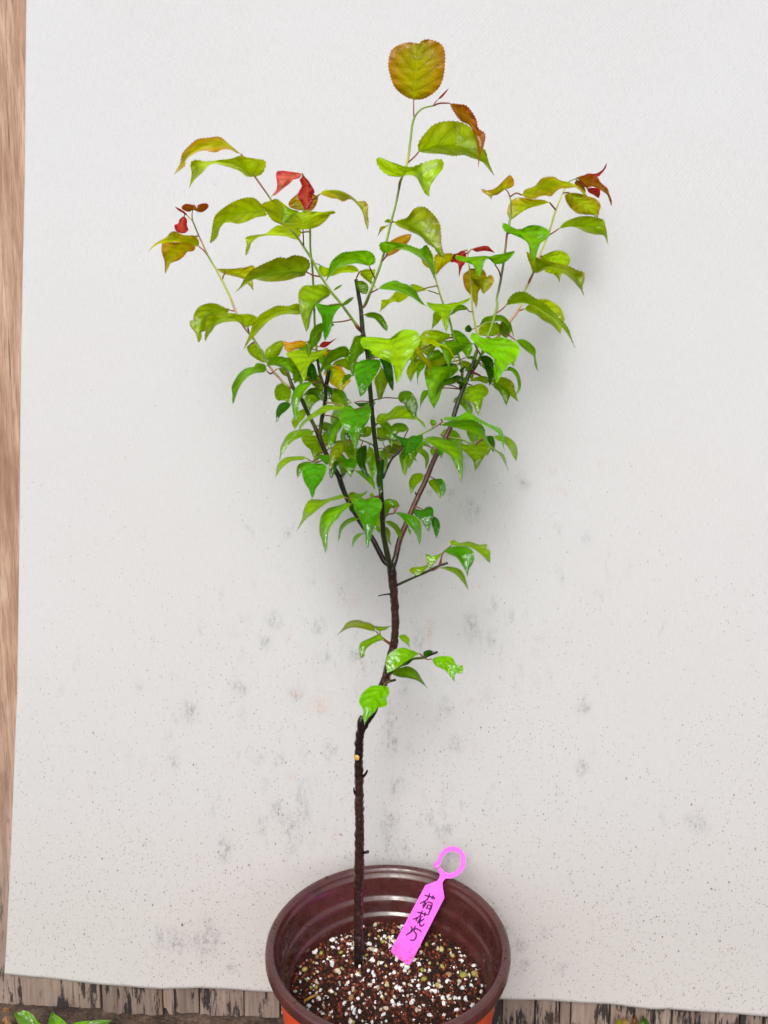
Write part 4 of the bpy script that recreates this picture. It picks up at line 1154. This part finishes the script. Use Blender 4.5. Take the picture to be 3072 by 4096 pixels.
11|1.2,1|d|690,340 715,380 720,435|680,370|740,390
11|1,0.6|g|1065,295 1120,300 1175,340|1110,280 1150,280 1170,310|1100,315 1140,325|1180,400 1178,370 1165,330
11|-0.4,-2|v|1190,415 1290,460 1380,540 1430,640 1460,780|1240,410 1330,430 1420,460 1475,530 1480,620 1475,720|1250,460 1310,530 1380,600 1430,680|1085,445 1140,430 1190,415
11|1.2,1|g2o|1080,515 1150,540 1210,610 1245,720|1130,505 1200,540 1250,600 1258,680|1110,545 1170,590 1220,670
11|3,3|o|1080,570 1110,650 1120,730 1155,790|1110,580 1140,640 1135,720|1085,650 1095,720
11|3,3|o|970,590 1000,600 1030,610|1000,570|1010,635
11|2,0.6|vd|1500,385 1530,450 1560,540 1565,630|1440,385 1400,380 1400,430 1450,480 1500,540 1540,600|1540,355 1595,355 1615,400 1605,470 1585,550
10|2.2,1.4|vd|670,1220 690,1300 690,1370 700,1435|655,1280 675,1360|710,1240 735,1300 725,1370
11|3.6,3.4|g|1340,580 1350,620 1355,665|1330,610|1370,630
8|3.4,3.4|o|455,415 360,430 290,500 230,600|400,400 310,375 200,395 185,450 190,530|420,460 350,490 300,550
8|2.6,2|yg|180,465 300,500 400,550 460,600 520,710|260,455 360,500 430,530 470,590|260,500 360,540 430,580|n
8|3.4,1|g|660,495 530,510 430,560 430,710|600,485 480,475 350,490 380,580 400,640|600,530 520,580 470,620 450,670|690,600 680,540 660,495
8|2,1.6|yo|130,570 200,620 260,690 285,800|150,525 190,560 220,610 270,650 280,720|150,610 210,670 255,720
8|3,3|g|370,580 290,610 230,640|340,550 280,570 235,620|370,610 300,640
8|3,2.6|g|220,670 170,740 155,870|180,660 150,720 148,790|220,700 180,750 160,810
8|3.6,1.4|g|500,690 400,730 330,790 290,880 275,1010|440,695 340,700 270,705 235,745 260,790 220,800 230,850 255,920|520,720 480,770 400,820 350,860 310,920 295,970
8|4,3.6|g2|510,830 420,840 350,900 305,980|480,800 400,810 340,870|480,850 400,870 340,930
8|3.4,3|g|250,910 200,960 180,1090|210,910 180,970|250,940 210,1000 185,1050
8|3,-0.5|bgr|800,450 850,560 870,680 850,850|720,440 650,400 620,430 660,490 720,550 790,580 830,640 835,740 840,810|880,438 970,460 1040,500 1062,555 1030,625 970,680 920,740 880,810
8|4.4,4|g|1020,465 1110,500 1170,570 1200,650 1220,745|1080,455 1150,490 1200,550 1200,610 1215,690|1060,510 1130,570 1180,610 1190,680
8|5,5|g2|700,340 780,290 860,270 950,320 1010,450|740,270 800,250 900,245 950,280 985,340|760,310 830,300 900,300 960,350 1000,420
8|6,6|o|850,310 820,380 760,430|760,310 700,360 700,420|890,350 880,400 830,430
8|6.5,6.5|o|980,320 950,380 940,450|920,350 900,420|990,350 970,420
8|4,3.8|d|640,370 600,350 580,390|610,330 575,360|620,395|700,340 670,355 640,370
8|4,4|g2|590,620 650,630 700,660|640,605|640,640
8|4.2,4|d|700,620 770,640 830,700|760,600 820,640|740,680 800,710
8|4,3.4|d|740,690 780,760 800,800 790,875|800,700 830,760 810,830|760,740 780,800
8|4,3.8|d|540,760 548,730 550,710|525,730|580,700
8|4,4|g2|570,740 610,710 655,720|600,700|610,735
8|4.6,4|g|940,735 1010,750 1060,830 1060,900 1015,965|960,700 1030,730 1070,830 1065,900|980,740 1030,800 1045,870 1030,930
8|5,5|og|610,830 700,800 790,800|680,790 750,785|700,830 770,850
8|5.4,5|o|780,835 880,840 960,900 1050,1015|860,795 940,800 1000,840 1020,920|850,850 920,890 980,960
8|5.6,5|o|640,870 670,970 690,1060 690,1140|590,880 560,960 590,1000 640,1030 670,1090|720,850 780,900 780,940 740,980 720,1060
10|2,1.4|yg|135,355 250,290 380,280 500,300 570,340 610,395|130,300 160,250 240,240 320,175 390,175 470,180 510,230 520,280 580,330|190,345 260,310 350,295 440,300 520,310 575,365
10|-0.8,0|bgr|740,300 880,300 1000,290 1100,310 1200,360 1300,420 1350,625|800,280 900,275 990,230 1040,250 1100,290 1200,345 1310,390 1335,450 1340,550|850,315 980,305 1080,320 1180,370 1280,430 1320,520
10|-0.6,0.4|og|740,358 880,350 1020,380 1130,450 1210,540 1320,640 1390,805|800,325 920,310 1040,310 1130,350 1160,400 1170,470 1240,570 1340,640 1370,740|850,375 950,400 1050,430 1140,490 1200,560 1300,640
10|-0.6,-1.6|g|575,490 700,520 810,590 890,690 930,790 940,915|640,465 720,470 830,505 920,560 950,620 955,720 950,830|660,545 740,600 820,640 870,720 910,810
10|-0.8,-2.4|vd|440,480 430,560 400,640 372,710|380,475 270,430 320,480 390,540 390,620|520,455 570,450 540,540 480,600 430,630
10|2.4,2|o|130,380 170,440 190,515|140,450 150,500|190,380 250,440 230,490|245,640 220,580 190,515
9|2.6,2.4|o|1210,440 1140,470 1070,545|1150,430 1100,480|1200,520 1140,550
10|3,3|yo|230,480 300,530 380,560|300,480 390,530|260,520 340,555
10|3,2.6|o|400,600 400,720 400,840|350,640 365,740 380,810|445,650 430,750 415,820
10|3,3|o|500,590 570,610 610,690 600,785|560,575 620,620 630,700|540,620 590,680 595,750
10|3,3|o|465,620 490,670 520,710|490,640|470,660
10|3.6,3|v|700,590 740,620 750,675|750,590 765,630|710,620 735,655
10|4.6,3.4|o|1070,540 1080,620 1080,700 1068,795|1000,540 930,540 950,590 1000,640 1050,700 1060,750|1120,510 1200,560 1190,610 1140,680 1100,750
10|5.2,5|d|1180,460 1230,520 1240,620|1230,460 1258,530|1190,510 1220,580
10|6,6|o|1235,465 1330,470 1420,560 1460,700|1300,450 1380,470 1450,530 1470,600|1280,500 1350,530 1400,600 1430,660
10|4.4,4|o|585,830 510,850 470,930 455,1015|540,810 470,830 440,900 450,960|570,870 510,930 480,980
10|4,3.6|o|620,890 680,930 720,990 742,1060|680,865 720,900 745,980|640,930 690,990
10|4,3.6|v|690,870 750,900 770,960 765,1035|750,865 790,930 785,990|720,900 745,960 750,1020
12|1,1|o|965,430 900,480 860,527|900,450 830,455 800,480 830,510|940,470 900,510
12|0.8,0.6|og|1085,330 1010,380 960,470|1000,360 940,345 945,400 955,440|1030,400 990,450|1050,425 1070,370 1085,330
12|0.4,-1.2|v|1090,320 1180,310 1240,370 1280,440 1285,540|1150,285 1240,280 1310,300 1345,360 1330,420 1300,470|1130,345 1190,370 1230,420 1265,480|1050,425 1070,370 1090,320
12|1,1.6|o|1150,275 1240,270 1340,280 1420,330 1475,422|1140,240 1175,228 1210,250 1300,240 1380,265 1450,265 1440,295 1470,310 1475,370|1200,275 1280,285 1340,305 1400,350 1440,395|1080,340 1110,305 1150,275
12|0.8,0|o|1045,458 1130,470 1210,510 1260,580 1297,652|1130,448 1220,470 1255,510 1280,580|1110,475 1180,510 1240,570|970,500 1005,480 1045,458
12|2.4,1.6|bo|525,985 440,940 350,920 270,960 200,1020|500,930 430,905 370,890 290,910 250,960|480,980 400,960 320,955 250,985|640,1100 560,1020 525,985
12|2.4,2.2|og|500,935 570,960 655,938|550,945 610,945|540,980 600,975|635,1090 565,1020 560,975
12|2,1|og|590,1060 520,1050 440,1100 400,1210|560,1010 480,1040 400,1080 385,1120 390,1180|540,1070 470,1110 435,1150 430,1190|640,1110 620,1080 590,1060
12|3.4,3|o|715,1025 770,1060 808,1130|760,1010 800,1040 805,1090|740,1060 780,1090
12|-0.2,-1|bgr|885,1168 780,1190 690,1240 620,1335|820,1140 750,1120 660,1150 610,1210 610,1270|840,1200 770,1240 690,1300|915,1200 900,1180 885,1168
12|1,0.8|d|850,1205 780,1240 725,1278|800,1225|790,1262
12|1,0|g2|655,1340 750,1330 850,1370 910,1410 962,1465|700,1300 790,1275 860,1310 900,1370 930,1420|720,1365 800,1375 870,1395 920,1430|630,1410 640,1370 655,1340
12|-0.2,-0.2|d|925,1200 950,1160 1005,1150|920,1160 960,1140|960,1190
12|-0.3,-1|bgr|990,1215 1080,1230 1150,1290 1180,1410|1040,1195 1110,1190 1160,1200 1180,1240 1200,1265 1240,1265 1250,1310 1240,1335 1200,1320 1180,1360|1020,1270 1060,1290 1100,1310 1150,1370|915,1205 950,1218 990,1215
12|1.2,-0.4|bgr|590,1435 530,1500 490,1570 450,1660 430,1765|500,1435 420,1490 385,1560 400,1600 420,1640 415,1700 425,1730|630,1450 635,1500 615,1540 620,1590 590,1615 540,1620 520,1650 490,1680 460,1710|620,1410 605,1420 590,1435
4|4,3.4|r|1270,830 1220,930 1205,1135|1210,850 1170,900 1150,960 1190,980|1285,880 1275,970 1240,1020
4|4.2,4.4|r|1180,880 1150,930 1110,965|1150,880|1170,960
4|4,4|r|1340,820 1440,815 1530,800 1610,868|1400,800 1525,785 1570,830|1400,850 1480,840 1560,850|1315,880 1325,840 1340,820
5|3.6,1|g|330,1170 260,1110 170,1120 150,1180 180,1300|420,1155 480,1110 535,1032 430,1055 320,1075 240,1110 215,1180 190,1260|280,1090 150,1085 30,1095 -70,1075 -65,1115 10,1140 80,1135 115,1190 150,1270|385,1310 370,1230 330,1170
5|4.6,4|b|150,1220 140,1400 142,1615|90,1215 10,1270 5,1330 30,1420 80,1480 110,1540|200,1210 245,1290 190,1400 160,1460 155,1550
5|4,3|bo|90,1310 200,1340 215,1470|200,1325 290,1275 322,1330 290,1400 250,1440|130,1370 180,1410 200,1450
8|3.6,1.6|lg|500,135 430,200 400,280 410,400|420,145 300,140 235,130 260,180 310,215 360,230 370,300 395,360|560,115 625,90 590,130 510,160 460,200 440,260 430,330
8|3.4,3.2|g2|590,175 520,190 440,245|560,155 500,165|590,195 520,205 470,235|635,225 610,210 590,175
8|4.2,4.2|o|320,210 310,280 275,375|295,230 290,300|370,260 340,310 300,350
7|3,3|r|345,1070 440,1030 545,970|390,1015 470,1010|410,1080 470,1040
7|3.4,3.4|or|470,1120 410,1140 400,1190|400,1110 370,1150|450,1150
7|1.6,1.4|d|270,1240 270,1350 290,1450|225,1290 215,1380|310,1300 325,1420
6|2.6,2.2|g2|1250,1140 1290,1230 1260,1340|1300,1150 1340,1240 1310,1310|1245,1230 1255,1290
6|2.4,2|g2o|1400,1290 1480,1310 1560,1360|1470,1280 1550,1310|1460,1350 1530,1390
6|2.2,2|g2|1360,1480 1460,1420 1540,1460 1590,1545|1440,1390 1530,1390 1590,1440|1450,1450 1520,1490
9|2.2,2|g2o|450,80 560,60 670,150|520,20 620,50|560,80 630,130
9|1.6,1.4|d|1010,165 1090,190 1180,160|1060,170 1130,165|1080,215 1130,200
9|2,2|og|780,600 850,610 910,640|850,585 900,600|830,640 880,650
10|3,3|o|180,575 270,590 370,600|260,565 350,570|260,620 340,640
10|4,3.8|og|660,560 662,610 660,650|640,600|690,610
10|1.6,1.2|g|530,540 590,525 650,560|590,505|590,548
10|-0.4,-0.6|g|640,330 670,338 705,340|650,305 690,310|660,362 690,358
8|4.2,4|d|345,705 430,695 510,725|430,668 500,680|420,720 480,740
8|4.4,4.2|d|440,800 500,800 560,840|510,775 555,800|490,835 530,860
8|4.2,4|o|250,480 250,560 240,610|190,470 190,560|310,500 285,590
7|0.4,0|vd|895,1080 920,1140 960,1205|890,1120 920,1190|940,1100 970,1160
7|1.6,1.2|d|450,1500 482,1580 470,1659|430,1540 455,1620|490,1530 492,1610
7|3.6,3.4|g2o|560,1540 600,1600 660,1670|500,1540 540,1600 600,1650|620,1560 650,1610
8|6,5.8|g2|900,300 930,370 925,440|880,340 890,410|965,330 960,400
9|3.6,3.4|o|640,760 600,790 560,800|620,740 580,760|620,800 590,815
9|2,1.8|g2|1060,430 1120,460 1090,540|1110,420 1150,470|1050,470 1060,520
6|3.2,3|g2o|1090,1170 1150,1200 1180,1260|1140,1165 1185,1200|1110,1210 1150,1250
8|4.6,4.4|g2|520,880 560,820 600,800|530,840 570,795|570,860 600,830
10|2.6,2.4|yo|260,560 330,580 400,620|330,545 400,570|300,590 360,620
'''
for ln in LEAVES.strip().split('\n'):
    leaf(ln)

FILL = [(640, 765), (690, 790), (735, 775), (660, 835), (715, 862), (755, 905), (700, 935), (740, 985), (770, 940), (652, 905), (830, 930), (850, 980), (872, 945),
        (800, 885), (838, 1005), (930, 762), (960, 795), (985, 742), (1000, 800), (1050, 805), (1085, 765), (950, 850), (990, 885), (1002, 930), (1040, 962), (962, 962),
        (762, 1092), (800, 1125), (852, 1112), (620, 800), (1075, 850), (905, 800), (870, 880), (690, 870), (720, 1010), (905, 985)]
frs = random.Random(77)
for fx, fy in FILL:
    c = np.array((fx, fy)) * 3072 / 1659
    j = int(np.argmin((BRA[:, 0] - c[0]) ** 2 + (BRA[:, 1] - c[1]) ** 2))
    out = 1 if c[0] >= BRA[j, 0] else -1
    yb = BRA[j, 2] + frs.uniform(0.5, 1.8)
    ln = frs.uniform(75, 125)
    wd = ln * frs.uniform(0.19, 0.30)
    b0 = c + np.array((-out * 20, -ln * 0.35))
    m1 = b0 + np.array((out * ln * frs.uniform(0.25, 0.5), ln * frs.uniform(-0.05, 0.2)))
    m2 = m1 + np.array((out * ln * frs.uniform(0.1, 0.3), ln * 0.35))
    tp_ = m2 + np.array((out * ln * frs.uniform(-0.05, 0.12), ln * 0.45))
    f2 = lambda q: ' '.join('%.1f,%.1f' % (p[0] * 1659 / 3072, p[1] * 1659 / 3072) for p in q)
    A_ = [b0 + (m1 - b0) * 0.3 + np.array((0, -wd * 0.8)), m1 + np.array((out * wd * 0.5, -wd * 0.85)), m2 + np.array((out * wd * 0.85, -wd * 0.2))]
    B_ = [b0 + (m1 - b0) * 0.35 + np.array((0, wd * 0.6)), m1 + np.array((-out * wd * 0.4, wd * 0.75)), m2 + np.array((-out * wd * 0.7, wd * 0.1))]
    leaf('0|%.2f,%.2f|%s|%s|%s|%s' % (yb, yb + frs.uniform(-1.2, 0.6), frs.choice(['g', 'g', 'og', 'g2', 'g2o', 'o', 'bgr']), f2([b0, m1, m2, tp_]), f2(A_), f2(B_)))

# ================================================================== PLANT TAG
tb_l = at_z(*S(17, 215, 1512), SOIL_Z + 0.0025)
tb_r = at_z(*S(17, 452, 1690), SOIL_Z + 0.0025)
tnk = at_z(*S(17, 880, 560), 0.2108)
TN = (tb_r - tb_l).cross(tnk - tb_l).normalized()
if TN.y > 0:
    TN = -TN
def tp(x, y, off=0.0):
    return at_plane(*S(17, x, y), tb_l + TN * off, TN)
tagt = empty('plant_tag', (tb_l + tb_r) / 2)
tag(tagt, 'pink plastic plant tag with ring top and handwriting leaning on the pot rim', 'tag')
def plate(poly, off0, off1):
    n = len(poly)
    vs_ = [tp(x, y, off1) for x, y in poly] + [tp(x, y, off0) for x, y in poly]
    fs = [tuple(range(n)), tuple(reversed(range(n, 2 * n)))]
    fs += [(i, n + i, n + (i + 1) % n, (i + 1) % n) for i in range(n)]
    return vs_, fs
body = [(440, 1687), (400, 1672), (225, 1535), (213, 1508), (222, 1470), (668, 634), (826, 573), (848, 540), (862, 505), (855, 470), (838, 440), (836, 420), (848, 404),
        (868, 400), (885, 408), (900, 432), (935, 460), (980, 474), (1030, 474), (1060, 520), (1010, 545), (960, 542), (932, 548), (912, 572), (895, 606), (906, 700), (921, 800), (880, 880), (478, 1668), (462, 1684)]
v_, f_ = plate(body, 0.0, 0.0009)
o = link('tag_body', mesh(v_, f_), M_TAG, tagt, smooth=False)
cl = catmull([(1000, 510), (1080, 478), (1150, 400), (1172, 310), (1150, 220), (1095, 165), (1025, 148), (950, 170), (890, 225), (860, 290), (845, 340)], 60)
vs_, fs = [], []
for i, c in enumerate(cl):
    tdir = cl[min(i + 1, 59)] - cl[max(i - 1, 0)]
    tdir /= np.linalg.norm(tdir)
    nn = np.array((-tdir[1], tdir[0])) * (31 if i < 50 else 27)
    for (q, of) in ((-1, 0.0001), (1, 0.0001), (1, 0.0008), (-1, 0.0008)):
        vs_.append(tp(*(c + nn * q), of))
for i in range(59):
    for k in range(4):
        fs.append((i * 4 + k, i * 4 + (k + 1) % 4, (i + 1) * 4 + (k + 1) % 4, (i + 1) * 4 + k))
fs += [(3, 2, 1, 0), (236, 237, 238, 239)]
link('ring', mesh(vs_, fs), M_TAG, tagt, smooth=False)
bm = bmesh.new()
bmesh.ops.create_icosphere(bm, subdivisions=3, radius=1)
bc = tp(820, 365, 0.0006)
ex = (tp(860, 365) - tp(820, 365))
q_ = TN.to_track_quat('Z', 'Y')
for v in bm.verts:
    c = v.co * ex.length * 1.05
    c.z *= 0.55
    v.co = q_ @ c + bc
me_ = bpy.data.meshes.new('ball')
bm.to_mesh(me_)
bm.free()
link('snap_ball', me_, M_TAG, tagt)
STROKES = [
    [(655, 763), (700, 778), (750, 790), (800, 803)], [(727, 740), (712, 790), (692, 830)], [(776, 763), (768, 790), (752, 822)], [(796, 800), (778, 826)],
    [(705, 812), (660, 846), (593, 878)], [(672, 850), (655, 880), (628, 915)], [(692, 852), (725, 862), (764, 872)], [(762, 868), (748, 930), (722, 985), (702, 1028), (682, 1022)],
    [(706, 890), (690, 925), (678, 945)], [(706, 892), (742, 906), (728, 945), (690, 935)], [(690, 862), (660, 905), (630, 942)],
    [(555, 988), (610, 1002), (690, 1028)], [(630, 965), (616, 1000), (598, 1032)], [(668, 990), (662, 1020), (650, 1048)],
    [(612, 1030), (565, 1062), (500, 1088)], [(570, 1058), (552, 1082), (545, 1112)], [(622, 1040), (590, 1090), (560, 1140)], [(612, 1050), (590, 1110), (578, 1135)],
    [(652, 1075), (625, 1098), (590, 1118)], [(610, 1095), (592, 1140), (598, 1165), (622, 1174), (645, 1160), (652, 1140)],
    [(474, 1178), (488, 1200), (486, 1228), (468, 1262)], [(541, 1172), (512, 1215), (470, 1258), (405, 1298)],
    [(520, 1208), (550, 1212), (590, 1228), (620, 1254)], [(532, 1212), (518, 1244), (542, 1272), (546, 1312), (530, 1350), (498, 1366), (462, 1354)]]
vs_, fs = [], []
for sk in STROKES:
    P = catmull(sk, 5 * len(sk))
    b0 = len(vs_)
    n = len(P)
    for i, c in enumerate(P):
        td = P[min(i + 1, n - 1)] - P[max(i - 1, 0)]
        td /= np.linalg.norm(td)
        hw = 10.0 * (0.75 + 0.35 * math.sin(math.pi * (i + 0.5) / n))
        nn = np.array((-td[1], td[0])) * hw
        vs_ += [tp(*(c - nn), 0.00105), tp(*(c + nn), 0.00105), tp(*(c + nn), 0.0008), tp(*(c - nn), 0.0008)]
    for i in range(n - 1):
        for k in range(4):
            fs.append((b0 + i * 4 + k, b0 + i * 4 + (k + 1) % 4, b0 + (i + 1) * 4 + (k + 1) % 4, b0 + (i + 1) * 4 + k))
link('handwriting', mesh(vs_, fs), M_INK, tagt, smooth=False)

# ================================================================== SMALL THINGS ON THE GROUND
def flat_leaf(name, parent, pts2d, mat, col, z0, z1, r, edge=None, arch=0.006):
    """blade from base to tip given on the photo, lying low over the ground"""
    mid, A, B = [pp(q, r) for q in pts2d]
    n = 20
    M_ = catmull(mid, n)
    EA, EB = catmull([mid[0]] + A + [mid[-1]], n), catmull([mid[0]] + B + [mid[-1]], n)
    vs_, fs, uv, cl_ = [], [], [], []
    for i in range(n):
        t = i / (n - 1)
        z = z0 + (z1 - z0) * t + arch * math.sin(math.pi * t)
        for j in range(9):
            u = (j - 4) / 4
            e = (EA[i] - M_[i]) * -u if u < 0 else (EB[i] - M_[i]) * u
            zz = z + 0.004 * abs(u) + 0.0016 * mnoise.noise(Vector((i * 0.5, u * 3, len(name) + z0 * 900)))
            vs_.append(at_z(*(M_[i] + e), zz))
            uv.append((u, t))
            cl_.append(col)
    for i in range(n - 1):
        for j in range(8):
            fs.append((i * 9 + j, i * 9 + j + 1, (i + 1) * 9 + j + 1, (i + 1) * 9 + j))
    return link(name, mesh(vs_, fs, cl_, uv), mat, parent)

wb = at_z(*S(15, 300, 600), 0.0)
weed = empty('weed', (wb.x, wb.y, -0.006))
tag(weed, 'bright green leafy weed on the ground at the lower left', 'plant')
WC = srgb(118, 176, 44)
WD = [('260,640 200,560 75,485', '280,570 220,545 185,500 145,474', '180,600 110,560 90,520', 0.012, 0.030),
      ('300,640 310,560 285,480', '270,600 268,540', '370,590 370,550 330,510', 0.012, 0.036),
      ('330,640 450,560 620,526', '340,590 400,545 490,530 560,524', '430,620 520,590 590,555', 0.012, 0.026),
      ('250,640 140,590 60,560', '200,590 120,560', '180,640 100,610', 0.010, 0.016)]
for m_, a2, b2, z0, z1 in WD:
    lf = flat_leaf('leaf', weed, (m_, a2, b2), M_LEAF, WC, z0, z1, 15)
    p1 = at_z(*pp(m_.split()[0], 15)[0], z0)
    v_, f_, c_ = tube([Vector((wb.x, wb.y, -0.006)), (Vector((wb.x, wb.y, 0.004)) + p1) / 2, p1], [0.0014, 0.0012, 0.001], [srgb(120, 150, 60)] * 3, 6)
    pe = link('petiole', mesh(v_, f_, c_), M_STEM, None)
    pe.parent = lf
    pe.matrix_parent_inverse = lf.matrix_world.inverted()
DRY = [('5,475 30,468 66,470', '25,455 50,460', '25,485 50,482', 'pale curled dead leaf on the ground below the leftmost board, upper one'),
       ('20,560 45,520 70,545', '15,520 35,502', '60,570 75,560', 'tan dead leaf on the ground beside the weed, lower one')]
for i, (m_, a2, b2, lab) in enumerate(DRY):
    lf = flat_leaf('dead_leaf', None, (m_, a2, b2), M_DRY, srgb(168, 120, 66), -0.004, 0.002, 15, arch=0.008)
    tag(lf, lab, 'leaf', 'dead leaves in the lower left corner')
# wilted seedling at the lower right
sb = at_z(*S(16, 880, 640), -0.004)
sd = empty('seedling', (sb.x, sb.y, -0.006))
tag(sd, 'small wilting seedling with yellow green tips at the lower right', 'plant')
SD = [('880,640 830,580 790,555', '860,580 820,535', '840,620 800,590', srgb(150, 150, 50)), ('880,640 860,570 835,528', '850,590 830,545', '885,590 860,535', srgb(176, 150, 84)),
      ('885,640 900,570 905,515', '885,580 893,535', '915,580 920,535', srgb(140, 100, 70)), ('890,640 950,580 965,530', '920,580 935,545', '965,600 990,560', srgb(84, 128, 44)),
      ('890,640 955,560 952,512', '930,570 945,535', '965,570 962,535', srgb(96, 130, 52))]
for m_, a2, b2, c in SD:
    flat_leaf('leaf', sd, (m_, a2, b2), M_LEAF, c, 0.0, 0.028, 16, arch=0.004)
bpy.context.view_layer.update()
print('leaves', nleaf)
